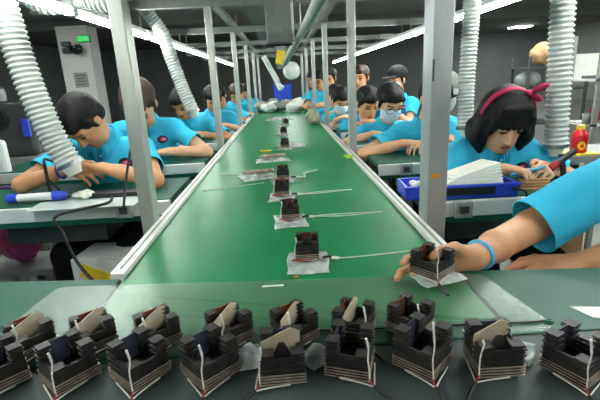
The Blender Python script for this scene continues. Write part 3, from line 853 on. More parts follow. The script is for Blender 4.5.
stl = ['stool under the third worker on the left', 'stool under the fourth worker on the left', 'stool under the fifth worker on the left', 'stool under the sixth worker on the left', 'stool under the seventh worker on the left', 'stool of the farthest worker on the left']
for i, (x, y, hy, hm, l) in enumerate(far):
    P(l, x, y, .011 if i < 2 else .014, (x+.16, y-.4, .78), (x-.12, y-.42, .78), seat=.345, st=stl[i],
      lean=22, hp=40, hy=hy, hairm=hm, face=180+(5 if i % 2 else -5), skin='skin' if i % 2 else 'skin_tan', elbow_out=1.2)
# right row
P('woman with black bob, magenta headband bow and blue polo shirt at front right', .915, 1.98, .0055, (1.06, 1.66, .785), (.86, 1.62, .80), seat=.345,
  st='stool under the woman with the headband', lean=20, hp=35, hy=-3, hair='bob', headband=True, sex='f', hs=1.06, elbow_out=1.2, headz=-.068, s=.96,
  hand_dir={1: V(.75, -.6, -.05), -1: V(-.5, -.8, .1)}, hand_nrm={1: V(.1, -.2, -.9), -1: V(-.5, .4, -.6)}, curl=(.7, .8, .5))
P('person in blue at the second right table, face hidden by the near post', .87, 2.78, .0085, (.84, 2.4, .80), (.68, 2.42, .80), seat=.33, st='stool under the second worker on the right', lean=20, hp=38, hy=5, face=182,
  hand_dir={1: V(.95, -.2, 0), -1: V(-.9, -.3, 0)}, hand_nrm={1: V(0, 0, -1), -1: V(0, 0, -1)}, elbow_out=1.8)
P('masked worker in blue with a grey cap behind the right near post', 1.05, 2.95, .009, (1.12, 2.55, .78), (.98, 2.55, .78), seat=.30, st='stool under the worker with the grey cap', lean=10, hp=20, mask='mask_white', cap='cap_grey')
P('person with black hair, glasses and pale blue face mask right of the second post', .77, 3.35, .008, (.86, 2.98, .79), (.62, 2.98, .79), seat=.30, st='stool under the worker with glasses', lean=16, hp=30, hy=8, mask='mask_blue', glasses=True, elbow_out=1.6, hs=1.2, s=.93,
  hand_dir={1: V(.9, -.3, 0), -1: V(-.9, -.3, 0)}, hand_nrm={1: V(0, 0, -1), -1: V(0, 0, -1)})
P('person in blue looking down just right of the second right post', .72, 4.0, .011, (.86, 3.66, .775), (.62, 3.7, .775), seat=.28, st='stool under the worker right of the second post', lean=22, hp=30, hy=12, skin='skin_tan', hs=1.2, s=.94)
P('masked person in blue just left of the second right post', .58, 4.65, .011, (.74, 4.3, .775), (.52, 4.3, .775), seat=.28, st='stool under the worker left of the second post', lean=22, hp=30, mask='mask_blue', hy=10, hs=1.15, s=.94)
P('person in blue at the fifth right table with head down', .62, 5.4, .013, (.74, 5.05, .775), (.52, 5.05, .775), seat=.28, st='stool at the fifth right table', lean=22, hp=35)
P('person in blue leaning over the belt by the third right post', .66, 6.4, .014, (.4, 6.15, .82), (.3, 5.9, .84), seat=.44, st='stool beside the third right post', lean=20, hp=25, face=150, skin='skin_tan', elbow_out=.3)
P('person in black cap and white mask looking left, farthest right of those behind', 1.30, 4.7, .010, (1.1, 4.4, .85), (1.0, 4.75, .85), seat=.36, st='stool under the worker in the black cap', lean=4, hp=12, face=128, mask='mask_white', cap='cap_black', hs=1.1)
P('person in blue sitting tall behind, right of the second right post, head turned', .93, 4.95, .011, (.7, 4.6, .9), (.65, 4.8, .9), seat=.40, st='tall stool right of the second post', lean=6, hp=10, face=150, hairm='hair_brown', skin='skin_tan', hs=1.1)
P('person in blue sitting tall behind, just left of the second right post', .70, 5.9, .012, (.55, 5.5, .85), (.45, 5.7, .85), seat=.42, st='tall stool left of the second post', lean=8, hp=15, face=150, skin='skin_tan', hs=1.1)
P('person in blue far behind, between third and second right posts', .62, 7.2, .014, (.45, 6.9, .85), (.35, 7.0, .85), seat=.42, st='tall stool between the far right posts', lean=10, hp=15, face=140)
# near right worker, mostly outside the picture, reaching over the belt
P('person in blue at the right edge, pale blue wristband, arm reaching over the belt', 1.165, 1.085, .0045, (.665, .98, .672), (.405, .862, .778), seat=.36, st='stool under the reaching worker at the right edge', face=146, lean=14, hp=30, hy=20,
  wrist=(1, .1, 'cyan_band', .031, 'wristband'), hand_dir={1: V(-.97, -.12, -.1), -1: V(-.9, -.25, .05)}, hand_nrm={1: V(.1, -.85, -.3), -1: V(0, .2, -.9)}, hand_curl={1: (.04, .22, .5), -1: (.4, .5, .3)}, elbow_out=.2, spread=.17, poles={1: V(-.2, .8, -.7)}, s=1.1, arm_len=1.07, slv=.98, reach=(.02, 0), logo=False, hair='tail', skin='skin_tan', shirt_h=.006, slr=1.07)
# near left worker, only an edge of blue shows
P('person in blue at the left edge beside the front bench, almost out of view', -1.42, 1.25, .010, (-1.15, .98, .79), (-1.4, .85, .79), seat=.36, st='stool under the worker at the left edge', face=195, lean=16, hp=25, logo=False)
# ---------------------------------------------------------------- front bench
bt = thing('front_bench', 'front bench with a green mat, at the near end of the belt', 'table', (0, 0, 0))
TZ = .757
def fe(x): return .876-.09*x
MB().prism([(-1.05, .2), (1.1, .2), (1.1, fe(1.1)), (.366, fe(.366)), (.366, .648), (-.396, .648), (-.396, fe(-.396)), (-1.05, fe(-1.05))], TZ-.03, TZ).build('tabletop', 'table_grey', bt)
for x in (-.95, 1.0):
    for y in (.28, .7): MB().b2((x-.025, y-.025, 0), (x+.025, y+.025, TZ-.03)).build('leg', 'alu', bt)
o = MB().prism([(-1.04, .60), (1.09, .60), (1.09, fe(1.09)-.001), (.367, fe(.367)-.001), (.367, .647), (-.397, .647), (-.397, fe(-.397)-.001), (-1.04, fe(-1.04)-.001)], TZ, TZ+.002).build('bench_mat', 'green_mat')
tag(o, 'green mat laid over the back of the front bench', 'mat')
# clear plate bridging the belt end and the mat, corners rounded
PZ = TZ+.0022
crn = [(-.535, .604), (-.538, .77), (-.526, .888), (.405, .822), (.437, .632), (.43, .604)]
pl = []
for i, p in enumerate(crn):
    p = Vector(p); a_ = (Vector(crn[i-1])-p).normalized(); b_ = (Vector(crn[(i+1) % len(crn)])-p).normalized(); r_ = .022
    for k in range(5):
        t_ = k/4; pl.append(tuple((p+a_*r_)*(1-t_)**2+p*2*t_*(1-t_)+(p+b_*r_)*t_*t_))
o = MB().prism([(q[0], q[1]) for q in pl], PZ, PZ+.0010).build('clear_plate', 'clear_plate')
tag(o, 'clear glossy plate bridging the belt end and the front bench', 'plate')
o = MB().prism([(.50, .672), (.60, .655), (.60, .60), (.515, .632)], TZ+.0022, TZ+.003).build('paper_sheet', 'paper'); tag(o, 'white sheet of paper on the front bench at the right edge', 'paper')
o = MB().tube([(.03, .645, TZ+.0054), (.16, .638, TZ+.0054), (.3, .632, TZ+.0054), (.41, .628, TZ+.0054), (.44, .632, TZ+.0054)], .0018, 6).build('loose_wire', 'wire_black'); tag(o, 'thin dark wire lying straight across the clear plate', 'wire')
o = MB().sph((.425, .612, TZ+.012), .007, (1.3, .9, .6), sub=1).build('scrap', 'green_mat'); tag(o, 'small dark green scrap by the end of the loose wire', 'scrap')
o = MB().b2((-.065, .818, TZ+.0075), (-.02, .822, TZ+.0054)).build('paper_sliver', 'paper'); tag(o, 'small white sliver on the clear plate near the belt end', 'paper')
o = MB().sph((.008, .868, BZ+.003), .005, (1.6, .8, .5), sub=1).build('scrap', 'orange'); tag(o, 'tiny orange scrap on the belt before the nearest unit', 'scrap')
o = MB().box((.34, 2.26, BZ+.018), (.03, .05, .012), Matrix.Rotation(.4, 3, 'Z')).build('clip', 'yellow_green'); tag(o, 'yellow green clip beside the right belt rail', 'clip')

# ---------------------------------------------------------------- heater units (finned blocks with wires)
def unit_block(name, label, loc, rz, grp, kind=0, wires=2, cable=None, board=True, S=.064, tall=1.0, lead=.016, core=True):
    t = thing(name, label, 'heat sink', loc, rz, grp)
    h2 = S/2; n = 13; st = .0043*tall; z0 = .003
    m = MB(); zs = [z0, z0+.0046, z0+.0092, z0+.0138]
    for z in zs: m.b2((-h2, -h2, z), (h2, h2, z+.0015))
    m.b2((-h2*.72, -h2*.72, z0), (h2*.72, h2*.72, z0+.0138))
    wl = S*.15; tw = S*.29; zr = z0+.0138+.003
    ring = 4 if kind != 2 else 5
    for k in range(n-4):
        z = zr+k*st; c = h2*(1 if k % 2 else .95); th = .0019*tall
        if k < ring:
            m.b2((-c, -c, z), (c, -c+wl, z+th)); m.b2((-c, c-wl, z), (c, c, z+th)); m.b2((-c, -c+wl, z), (-c+wl, c-wl, z+th)); m.b2((c-wl, -c+wl, z), (c, c-wl, z+th))
        else:
            for qx in (-1, 1):
                for qy in (-1, 1):
                    if qx == -1 and qy == -1 and (kind != 2 and k > ring): continue
                    if kind == 2 and qy == -1 and k > ring+1: continue
                    if kind == 1 and qx == 1 and qy == 1 and k > n-6: continue
                    x0_, x1_ = sorted((qx*c, qx*(c-tw))); y0_, y1_ = sorted((qy*c, qy*(c-tw))); m.b2((x0_, y0_, z), (x1_, y1_, z+th))
    # walls behind the fins
    d_ = wl*.35; zt = zr+ring*st
    for q in (-1, 1):
        m.b2((-h2+d_, q*(h2-d_)-q*0-.001, z0), (h2-d_, q*(h2-d_)+.001, zt)); m.b2((q*(h2-d_)-.001, -h2+d_, z0), (q*(h2-d_)+.001, h2-d_, zt))
    for qx in (-1, 1):
        for qy in (-1, 1):
            if qx == -1 and qy == -1 or (kind == 2 and qy == -1): continue
            m.b2((qx*(h2-tw*.5)-tw*.36, qy*(h2-tw*.5)-tw*.36, zr), (qx*(h2-tw*.5)+tw*.36, qy*(h2-tw*.5)+tw*.36, zr+(n-5)*st))
    m.build('fin_stack', 'fin_black', t)
    e = MB()
    for z in (zs[0], zs[1], zs[2], zs[3]):
        for q in (-1, 1):
            e.b2((-h2-.0006, q*h2-.0006, z-.0001), (h2+.0006, q*h2+.0006, z+.0017)); e.b2((q*h2-.0006, -h2-.0006, z-.0001), (q*h2+.0006, h2+.0006, z+.0012))
    e.build('base_plates', 'fin_edge', t)
    top = zr+(n-4)*st
    if core:
        MB().b2((-.015, h2-.0125, .02), (.010, h2-.0105, top+.001)).build('copper_sheet', 'copper', t)
    else:
        MB().b2((-.012, h2-.0125, .02), (.012, h2-.011, top-.001)).build('dark_sheet', 'dark_blue', t)
    if board:
        bz = Matrix.Rotation((1.0 if kind != 2 else .25)-rz, 4, 'Z') @ Matrix.Translation((0, .006, 0))
        MB().prism([(-.030, .018), (.030, .018), (.030, top-.002), (.016, top+.006), (-.030, top-.008)], -.0009, .0009, bz @ Matrix.Rotation(PI/2, 4, 'X')).build('ceramic_board', 'ceramic_tan', t)
    if kind == 2:
        MB().prism([(-.024, .02), (.024, .02), (.004, top-.002), (-.004, top-.002)], -.0015, .0015, Matrix.Translation((0, -h2*.45, 0)) @ Matrix.Rotation(PI/2, 4, 'X')).build('wedge_plate', 'fin_black', t)
    # white tie lead rising up the front corner
    MB().tube([(-h2-.0015, -h2-.0015, .004), (-h2-.002, -h2-.001, .022), (-h2-.0005, -h2+.001, .038), (-h2+.003, -h2+.001, top-.006), (-h2+.002, -h2+.004, top+lead)], lambda u_: .0011+.0006*(u_ > .75), 6).build('tie_lead', 'wire_white', t)
    # leads round the base meeting the cable
    c0 = Vector((-h2-.009, -h2-.009, .003)) if cable is None else Vector(cable[0])
    for q in range(wires):
        s_ = [Vector((h2*.3, -h2-.003, .004)), Vector((-h2-.003, h2*.3, .004)), Vector((0, -h2-.003, .009))][q]
        MB().tube([s_, s_.lerp(c0, .6)+Vector((0, 0, .001)), c0], .0011, 6).build('lead', 'wire_white', t)
    MB().tube([Vector((-h2-.001, -h2-.001, .009)), Vector((-h2-.005, -h2-.004, .006)), c0], .0012, 6).build('red_lead', 'wire_red', t)
    ce = [c0, c0+Vector((-.012, -.014, .001)), c0+Vector((-.026, -.034, .0))] if cable is None else [Vector(p) for p in cable]
    MB().tube(ce, .003, 8).build('cable', 'wire_black', t)
    return t
a45 = PI/4
front = [(-.452, .570, a45, 0, 'dark finned heat sink, first from the left in the front row, cut by the frame', .004),
         (-.347, .568, a45+.06, 0, 'dark finned heat sink, second from the left in the front row', .010),
         (-.238, .562, a45+.08, 0, 'dark finned heat sink, third from the left in the front row', .010),
         (-.131, .556, a45-.04, 0, 'dark finned heat sink, fourth from the left, white lead up its front corner', .014),
         (-.022, .546, .03, 2, 'square-on dark finned heat sink in the middle of the front row', .002),
         (.080, .548, a45+.45, 0, 'turned heat sink just right of the front middle one, white tie on its corner', .010),
         (.188, .543, a45, 0, 'front heat sink with a long white lead standing up, seventh from left', .03),
         (.288, .530, -.02, 2, 'heat sink with tan board on top, second from the right in the front row', .0),
         (.395, .505, .5, 0, 'rightmost heat sink of the front row, red lead and pale tie', .016)]
for i, (x, y, rz, kd, l, ld) in enumerate(front):
    unit_block('heat_sink', l, (x, y, TZ+.0034), rz, 'finned heat sinks in the front row', kd, tall=1.18 if i == 6 else 1.08, board=i in (4, 7), lead=ld, core=False)
back = [(-.45, .652, a45+.1, 'leftmost heat sink of the back row, tan board leaning out'), (-.345, .654, a45-.1, 'second heat sink of the back row from the left, reddish core showing'),
        (-.235, .648, a45-.15, 'third heat sink of the back row from the left, pale bar on top'), (-.112, .644, a45-.1, 'fourth heat sink of the back row, pale board slanting up'),
        (-.002, .634, a45-.2, 'heat sink behind the square-on middle one'), (.1, .636, a45+.3, 'heat sink behind the turned one right of the middle'),
        (.197, .634, a45, 'rightmost heat sink of the back row, behind the long lead')]
for i, (x, y, rz, l) in enumerate(back):
    unit_block('heat_sink', l, (x, y, TZ+.0034), rz, 'finned heat sinks in the back row', i % 2, wires=1, S=.06, board=i < 6, tall=.84)
# clear bags on the bench
def bag(label, loc, rz, sx, sy, grp, seed=1, hump=.006, name='plastic_bag'):
    rs = np.random.RandomState(seed); ph = rs.rand(6)*6
    def fn(u_, v_):
        x = (u_-.5)*sx*(1+.05*math.sin(v_*7+ph[0])); y = (v_-.5)*sy*(1+.05*math.sin(u_*6+ph[1]))
        e = math.sin(PI*u_)*math.sin(PI*v_)
        z = .0015+max(0, hump*e*(.5+.5*math.sin(u_*9+ph[2]+3*math.sin(v_*5+ph[3])))+.003*math.sin(u_*21+v_*13+ph[4])*e)
        return (x, y, z)
    o = MB().grid(fn, 18, 18).build(name, 'bag', None, loc, rz)
    md = o.modifiers.new('t', 'SOLIDIFY'); md.thickness = .0006
    return tag(o, label, 'bag', grp)
for i, (x, y, sx, sy, l) in enumerate(((-.075, .585, .045, .06, 'clear bag left of the square-on middle heat sink'),
                                       (.03, .575, .05, .05, 'clear bag right of the square-on middle heat sink'), (.335, .56, .06, .06, 'clear bag between the two rightmost heat sinks'))):
    bag(l, (x, y, TZ+.0034), .3*i+.3, sx, sy, 'clear bags on the front bench', i+3, .02)

# on the belt: units on clear bags, leads trailing to the right
belt_units = [(.04, .965, -.05, 'nearest unit on the belt', [(.42, 1.0)], 1.0), (.004, 1.285, .05, 'second unit on the belt', [(.3, 1.27)], 1.0), (-.02, 1.575, -.05, 'third unit on the belt', [(.25, 1.6)], 1.0),
              (-.018, 1.86, .08, 'fourth unit on the belt', [(.16, 1.98)], .9), (.0, 2.78, 0, 'small far unit on the belt, behind the flat bags', [], .8), (-.005, 3.5, .1, 'far unit near the middle of the belt', [], .8), (.02, 4.3, .2, 'farthest finned unit still single on the belt', [], .8)]
for i, (x, y, rz, l, ends, sc) in enumerate(belt_units):
    bag('clear bag under the '+l, (x, y-.02, BZ+.001), rz, .1, .13, 'clear bags on the belt', i+20, .003)
    cab = None
    if ends:
        ex, ey = ends[0][0]-x, ends[0][1]-y
        cab = [(.036, -.02, .006), (.05, -.018, .008), (.062, -.022, .006)]
    t = unit_block('heat_sink', 'heat sink on a clear bag, '+l, (x, y, BZ+.006), rz, 'finned heat sinks on the belt', 2, 2, cab, board=False, S=.056, lead=.004)
    if ends:
        for q in (0, 1) if i else (0,):
            MB().tube([(.06, -.022, .006), (.1, -.02+.012*q, .004), (ex*.6, ey*.6-.02+.022*q, .003), (ex, ey, .002)], .0015, 6).build('trailing_lead', 'wire_white', t)
        MB().cyl((.058, -.021, .006), (.075, -.024, .006), .004, seg=8).build('connector', 'white_plastic', t)
for i, (x, y, rz, sx, sy, l) in enumerate(((-.13, 1.94, .3, .17, .14, 'crumpled clear bag left of the fourth unit on the belt'), (-.07, 2.35, .1, .19, .12, 'flat clear bag lying across the belt before the far units'),
                                       (.06, 2.86, -.1, .16, .14, 'clear bag right of the small far unit'), (-.04, 5.0, 0, .3, .3, 'bright crumpled bag toward the belt end'))):
    bag(l, (x, y, BZ+.001), rz, sx, sy, 'clear bags on the belt', i+40, .03)
    if i < 2:
        o = MB().tube([(x-.07, y-.02, BZ+.03), (x, y-.03, BZ+.033), (x+.07, y-.01, BZ+.03)], .011, 8).build('wire_bundle', 'fin_edge'); tag(o, 'brown wire bundle lying on '+l.split(' on ')[0].split(' lying')[0]+(' near the front' if i == 0 else ' farther off'), 'wire')
o = MB().box((-.12, 2.68, BZ+.006), (.07, .02, .008)).build('tape_strip', 'yellow'); tag(o, 'yellow strip on the belt beyond the flat bags', 'strip')
o = MB().tube([(-.32, 2.05, BZ+.004), (-.2, 2.0, BZ+.004), (-.12, 1.97, BZ+.01)], .0018, 6).build('loose_lead', 'wire_white'); tag(o, 'pale lead left of the crumpled bag on the belt', 'wire')
o = MB().tube([(-.35, 1.72, BZ+.004), (-.22, 1.76, BZ+.004), (-.1, 1.8, BZ+.004)], .0016, 6).build('loose_lead', 'wire_white'); tag(o, 'thin pale lead on the belt left of the third and fourth units', 'wire')
# heap at the far end of the belt
rs = np.random.RandomState(5)
for i in range(14):
    x = -.3+.62*rs.rand(); y = 6.0+2.2*rs.rand(); 
    K = Field(.012); K.ell(V(0, 0, .05), (.1, .12, .05), k=.03); K.ell(V(.05, .03, .06), (.06, .08, .05), k=.05)
    v_, f_ = K.mesh(noise=.012, nf=(25, 25, 25), seed=i)
    v_[:, 2] -= v_[:, 2].min()
    o = mesh_obj('bagged_parts', v_, f_, ['mid_grey', 'foam', 'gloves', 'white_plastic'][i % 4]); o.location = (x, y, BZ+.0); o.rotation_euler.z = rs.rand()*3
    tag(o, ['grey', 'white', 'drab', 'glossy white'][i % 4]+' bag of parts heaped at the far end of the belt', 'bag', 'bags heaped at the far belt end')
t = thing('storage_crate', 'blue plastic crate standing at the far end of the belt', 'crate', (.02, 8.6, BZ), 0)
m = MB(); W_, D_, H_ = .36, .3, .36
m.b2((-W_/2, -D_/2, 0), (W_/2, D_/2, .015))
for a_, b_ in (((-W_/2, -D_/2, 0), (W_/2, -D_/2+.012, H_)), ((-W_/2, D_/2-.012, 0), (W_/2, D_/2, H_)), ((-W_/2, -D_/2, 0), (-W_/2+.012, D_/2, H_)), ((W_/2-.012, -D_/2, 0), (W_/2, D_/2, H_))): m.b2(a_, b_)
m.build('box', 'blue_plastic', t); m = MB()
for a_, b_ in (((-W_/2-.01, -D_/2-.01, H_-.03), (W_/2+.01, -D_/2, H_)), ((-W_/2-.01, D_/2, H_-.03), (W_/2+.01, D_/2+.01, H_))): MB().b2(a_, b_).build('rim', 'blue_plastic', t)
for i, (x, y) in enumerate(((.3, 4.2), (.31, 4.75))):
    K = Field(.008); K.ell(V(0, 0, .045), (.06, .1, .045), k=.03); K.ell(V(.02, .05, .06), (.04, .05, .045), k=.04); v_, f_ = K.mesh(noise=.006, nf=(40, 40, 40), seed=i+50); v_[:, 2] -= v_[:, 2].min()
    o = mesh_obj('cloth_bundle', v_, f_, 'gloves'); o.location = (x, y, BZ); tag(o, ['grey green cloth bundle by the right rail, nearer one', 'grey green cloth bundle by the right rail, farther one'][i], 'cloth', 'cloth bundles on the belt')
# the unit in the hand of the reaching worker, with its bag
unit_block('heat_sink', 'finned heat sink held in the hand over the belt', (.29, .80, .781), a45-.1, None, 0, 2, board=False, S=.066, tall=.9)
bag('clear bag hanging under the heat sink held in the hand', (.30, .785, .775), .3, .1, .06, None, 77, .003)

# ---------------------------------------------------------------- things on and under the left table
tz = .74
t = thing('soldering_stand', 'black clamp stand holding the hose end on the left front table', 'stand', (-.99, 1.80, tz))
MB().b2((-.05, -.04, 0), (.05, .04, .012), bev=.003).build('base', 'black_plastic', t)
MB().cyl((-.02, 0, .012), (-.02, 0, .15), .007, seg=8).build('upright', 'black_plastic', t)
MB().tube([(-.02, 0, .15), (-.03, .03, .17), (-.01, .06, .15)], .006, 6).build('clamp_arm', 'black_plastic', t)
MB().tube([(.03, 0, .012), (.02, -.02, .06), (-.01, -.03, .1)], .005, 6).build('goose_neck', 'black_plastic', t)
t = thing('power_driver', 'white and blue hand tool lying on the left front table', 'tool', (-1.03, 1.76, tz+.024), .05)
MB().cyl((-.09, 0, 0), (.05, 0, 0), .017, seg=14).build('grip', 'white_plastic', t)
MB().cyl((.05, 0, 0), (.1, 0, 0), .021, .016, seg=14).build('blue_end', 'blue_plastic', t); MB().cyl((-.13, 0, 0), (-.09, 0, 0), .02, seg=14).build('tail_cap', 'blue_plastic', t)
MB().cyl((.1, 0, 0), (.16, 0, 0), .004, seg=8).build('bit', 'steel', t)
o = MB().b2((-.85, 1.76, tz+.002), (-.62, 1.82, tz+.024), bev=.004).build('power_unit', 'black_plastic'); tag(o, 'long flat black box on the left front table edge', 'box')
t = thing('parts_pouch', 'small clear pouch of parts in front of the left worker', 'bag', (-.86, 1.78, tz))
K = Field(.006); K.ell(V(0, 0, .015), (.05, .035, .016), k=.02); v_, f_ = K.mesh(noise=.004, nf=(50, 50, 50)); v_[:, 2] -= v_[:, 2].min(); mesh_obj('pouch', v_, f_, 'foam', t)
o = MB().prism([(-1.02, 1.62), (-.6, 1.62), (-.62, 1.86), (-1.04, 1.86)], tz+.0002, tz+.0018).build('work_sheet', 'sheet_grey'); tag(o, 'pale working sheet on the left front table', 'sheet')
o = MB().tube([(-.71, 1.69, tz+.02), (-.7, 1.6, tz+.02), (-.86, 1.54, tz+.0), (-.84, 1.52, tz-.06), (-.8, 1.5, tz-.17), (-.72, 1.46, tz-.25), (-.66, 1.47, tz-.27)], .006, 8).build('extension_cord', 'wire_black'); tag(o, 'black cord looping down over the left front table rail', 'cord')
o = MB().tube([(-.63, 1.59, tz+.005), (-.62, 1.62, tz+.09), (-.6, 1.66, tz+.2), (-.58, 1.68, tz+.26)], .005, 8).build('antenna_cord', 'wire_black'); tag(o, 'black cord standing up beside the left near post', 'cord')
t = thing('pedestal_box', 'white carton with yellow print under the left front table', 'box', (-.80, 1.78, .2), -.1)
MB().b2((-.12, -.1, 0), (.12, .1, .3), bev=.004).build('carton', 'carton_white', t); MB().box((.0, -.102, .22), (.17, .004, .06), Matrix.Rotation(.4, 3, 'Y')).build('printed_band', 'yellow', t); MB().b2((-.115, -.104, .06), (.115, -.1, .08)).build('tape', 'mid_grey', t)
t = thing('low_crate', 'low grey crate under the carton with yellow print', 'crate', (-.80, 1.78, 0))
MB().b2((-.14, -.12, 0), (.14, .12, .17), bev=.004).build('crate_body', 'dark_grey', t); MB().b2((-.145, -.125, .17), (.145, .125, .199)).build('lid', 'mid_grey', t)
t = thing('power_brick', 'black adapter hanging under the left front table', 'adapter', (-.66, 1.47, .44), .3)
MB().b2((-.06, -.03, -.03), (.06, .03, .03), bev=.006).build('case', 'black_plastic', t)
K = Field(.008); K.ell(V(0, 0, .2), (.15, .1, .19), k=.03); K.ell(V(0, 0, .34), (.1, .05, .08), k=.05); v_, f_ = K.mesh(noise=.012, nf=(18, 18, 18)); v_[:, 2] -= v_[:, 2].min()
t = thing('hand_bag', 'pink and purple bag under the left front table', 'bag', (-1.36, 2.06, .36)); mesh_obj('bag_body', v_*.82, f_, 'pink_bag', t); MB().tube([(-.06, 0, .3), (-.04, 0, .38), (.04, 0, .38), (.06, 0, .3)], .008, 6).build('handle', 'purple', t)
t = thing('bag_shelf', 'low grey shelf frame carrying the pink bag', 'shelf', (-1.36, 2.08, 0)); MB().b2((-.18, -.14, .33), (.2, .12, .358)).build('board', 'mid_grey', t)
for a_ in (-.16, .18):
    for b_ in (-.12, .12): MB().b2((a_-.012, b_-.012, 0), (a_+.012, b_+.012, .33)).build('leg', 'steel', t)
# white chair behind the first worker, far left
def chair(loc, rz, label, m='white_plastic'):
    t = thing('office_chair', label, 'chair', loc, rz)
    MB().b2((-.2, -.2, .4), (.2, .2, .45), bev=.02).build('seat', 'dark_grey', t)
    b_ = MB().b2((-.2, .17, .55), (.2, .23, .93), bev=.025).build('backrest', m, t); MB().b2((-.201, .165, .74), (.201, .171, .765)).build('stripe', 'purple', b_)
    MB().b2((-.03, .18, .43), (.03, .21, .6)).build('back_stem', 'dark_grey', t)
    MB().cyl((0, 0, .07), (0, 0, .4), .025, seg=12).build('column', 'steel', t)
    for k in range(5):
        a = 2*PI*k/5; MB().cyl((0, 0, .09), (.25*math.cos(a), .25*math.sin(a), .06), .018, seg=8).build('base_arm', 'black_plastic', t); MB().sph((.25*math.cos(a), .25*math.sin(a), .03), .03, sub=1).build('castor', 'black_plastic', t)
    return t
chair((-1.86, 2.75, 0), PI+.1, 'white backed chair with purple stripe at the far left')
chair((-1.25, 3.0, 0), .1, 'white backed chair beyond the front left worker') if False else None
# machine in the left aisle
t = thing('machine', 'grey machine with a black hand wheel in the left aisle', 'machine', (-2.0, 3.25, 0), .2)
MB().b2((-.3, -.25, 0), (.3, .25, .75), bev=.01).build('cabinet', 'mid_grey', t); MB().b2((-.22, -.18, .75), (.2, .2, 1.12), bev=.03).build('head', 'dark_grey', t)
MB().cyl((.0, -.27, 1.02), (.0, -.2, 1.02), .07, seg=20).build('hand_wheel', 'black_plastic', t); MB().box((.16, -.2, .95), (.05, .03, .12), bev=.005).build('blue_panel', 'blue_plastic', t); MB().b2((-.16, -.2, 1.12), (.0, .05, 1.24), bev=.02).build('motor', 'steel', t)

# ---------------------------------------------------------------- things on the right tables
t = thing('parts_tray', 'long blue plastic tray on the front right table', 'tray', (.63, 1.53, tz), -.05)
m = MB(); W_, D_, H_ = .40, .15, .05
for a_, b_ in (((-W_/2, -D_/2, 0), (W_/2, D_/2, .008)), ((-W_/2, -D_/2, 0), (W_/2, -D_/2+.008, H_)), ((-W_/2, D_/2-.008, 0), (W_/2, D_/2, H_)), ((-W_/2, -D_/2, 0), (-W_/2+.008, D_/2, H_)), ((W_/2-.008, -D_/2, 0), (W_/2, D_/2, H_))): m.b2(a_, b_)
m.build('tray_body', 'blue_plastic', t); MB().b2((-.06, -D_/2-.002, .012), (.12, -D_/2, .042)).build('label_strip', 'black_plastic', t); MB().b2((-W_/2-.008, -D_/2-.008, H_-.008), (W_/2+.008, -D_/2-.002, H_)).build('rim', 'blue_plastic', t)
for k in range(7):
    o = MB().box((.66+.006*k, 1.525+.004*k, tz+.04+.008*k), (.25-.012*k, .11, .006), Matrix.Rotation(-.1-.02*k, 3, 'Y') @ Matrix.Rotation(.05*k-.1, 3, 'Z')).build('foam_sheet', 'foam')
    tag(o, 'white foam sheet of the fanned stack in the blue tray', 'sheet', 'foam sheets fanned in the blue tray')
for k in range(6):
    o = MB().sph((.468+.018*(k % 3), 1.50+.02*(k//3), tz+.05+.004*(k % 2)), .014, (1.2, .9, .7), sub=1).build('foam_chip', 'foam'); tag(o, 'white foam chip at the left end of the blue tray', 'chip', 'foam chips in the blue tray')
for k in range(4):
    o = MB().b2((.87+.004*k, 1.50+.01*k, tz+.009*k), (.99, 1.53+.01*k, tz+.008+.009*k)).build('wooden_strip', 'wood'); tag(o, 'thin wooden strip stacked in front of the woman with headband', 'strip', 'wooden strips on the front right table')
o = MB().tube([(.86, 1.56, tz+.05), (1.0, 1.58, tz+.07)], .006, 8, smooth=False).build('pen_tool', 'cyan_band'); tag(o, 'pale blue rod under the hand of the woman with headband', 'tool')
t = thing('hot_air_tool', 'black hand tool with a red grip at the right hose end', 'tool', (1.12, 1.64, tz), .2)
MB().b2((-.03, -.03, 0), (.03, .03, .015), bev=.003).build('base', 'black_plastic', t); MB().cyl((0, 0, .015), (.0, .02, .1), .012, seg=10).build('upright', 'black_plastic', t); MB().cyl((-.05, -.01, .07), (.05, .01, .11), .013, seg=10).build('barrel', 'black_plastic', t); MB().cyl((-.09, -.02, .055), (-.05, -.01, .07), .015, seg=10).build('grip', 'red_cloth', t)
o = MB().tube([(.80, 1.44, tz+.03), (.84, 1.42, tz+.02), (.85, 1.42, tz-.05), (.84, 1.44, tz-.12)], .005, 8).build('extension_cord', 'wire_black'); tag(o, 'black cord hooked over the front right table rail', 'cord')
t = thing('side_stand', 'grey metal stand carrying the red bottle beside the hose', 'stand', (1.50, 2.05, 0)); MB().b2((-.2, -.15, .745), (.2, .15, .775)).build('shelf_top', 'mid_grey', t)
for a_ in (-.18, .18):
    for b_ in (-.13, .13): MB().b2((a_-.012, b_-.012, 0), (a_+.012, b_+.012, .745)).build('leg', 'alu', t)
o = MB().b2((1.33, 1.91, .775), (1.47, 2.03, .783), bev=.003).build('yellow_tray', 'yellow'); tag(o, 'small yellow tray under the red bottle', 'tray')
t = thing('drink_bottle', 'red bottle with yellow cap and yellow round emblem', 'bottle', (1.40, 1.965, .783))
MB().lathe([(.03, 0), (.036, .006), (.036, .075), (.034, .09), (.018, .104), (.016, .11)], seg=24).build('bottle', 'red_gloss', t); MB().cyl((0, 0, .11), (0, 0, .128), .018, seg=16).build('cap', 'yellow', t)
MB().lathe([(.0362, .035), (.0366, .04), (.0366, .04)], seg=24).build('gold_band', 'yellow', t) if False else None
mm = MB(); mm.grid(lambda u_, v_: (.0368*math.sin(-.25+(u_-.5)*1.0*math.sin(PI*(.05+.9*v_))), -.0368*math.cos(-.25+(u_-.5)*1.0*math.sin(PI*(.05+.9*v_))), .015+.042*v_), 10, 10).build('emblem', 'yellow', t)
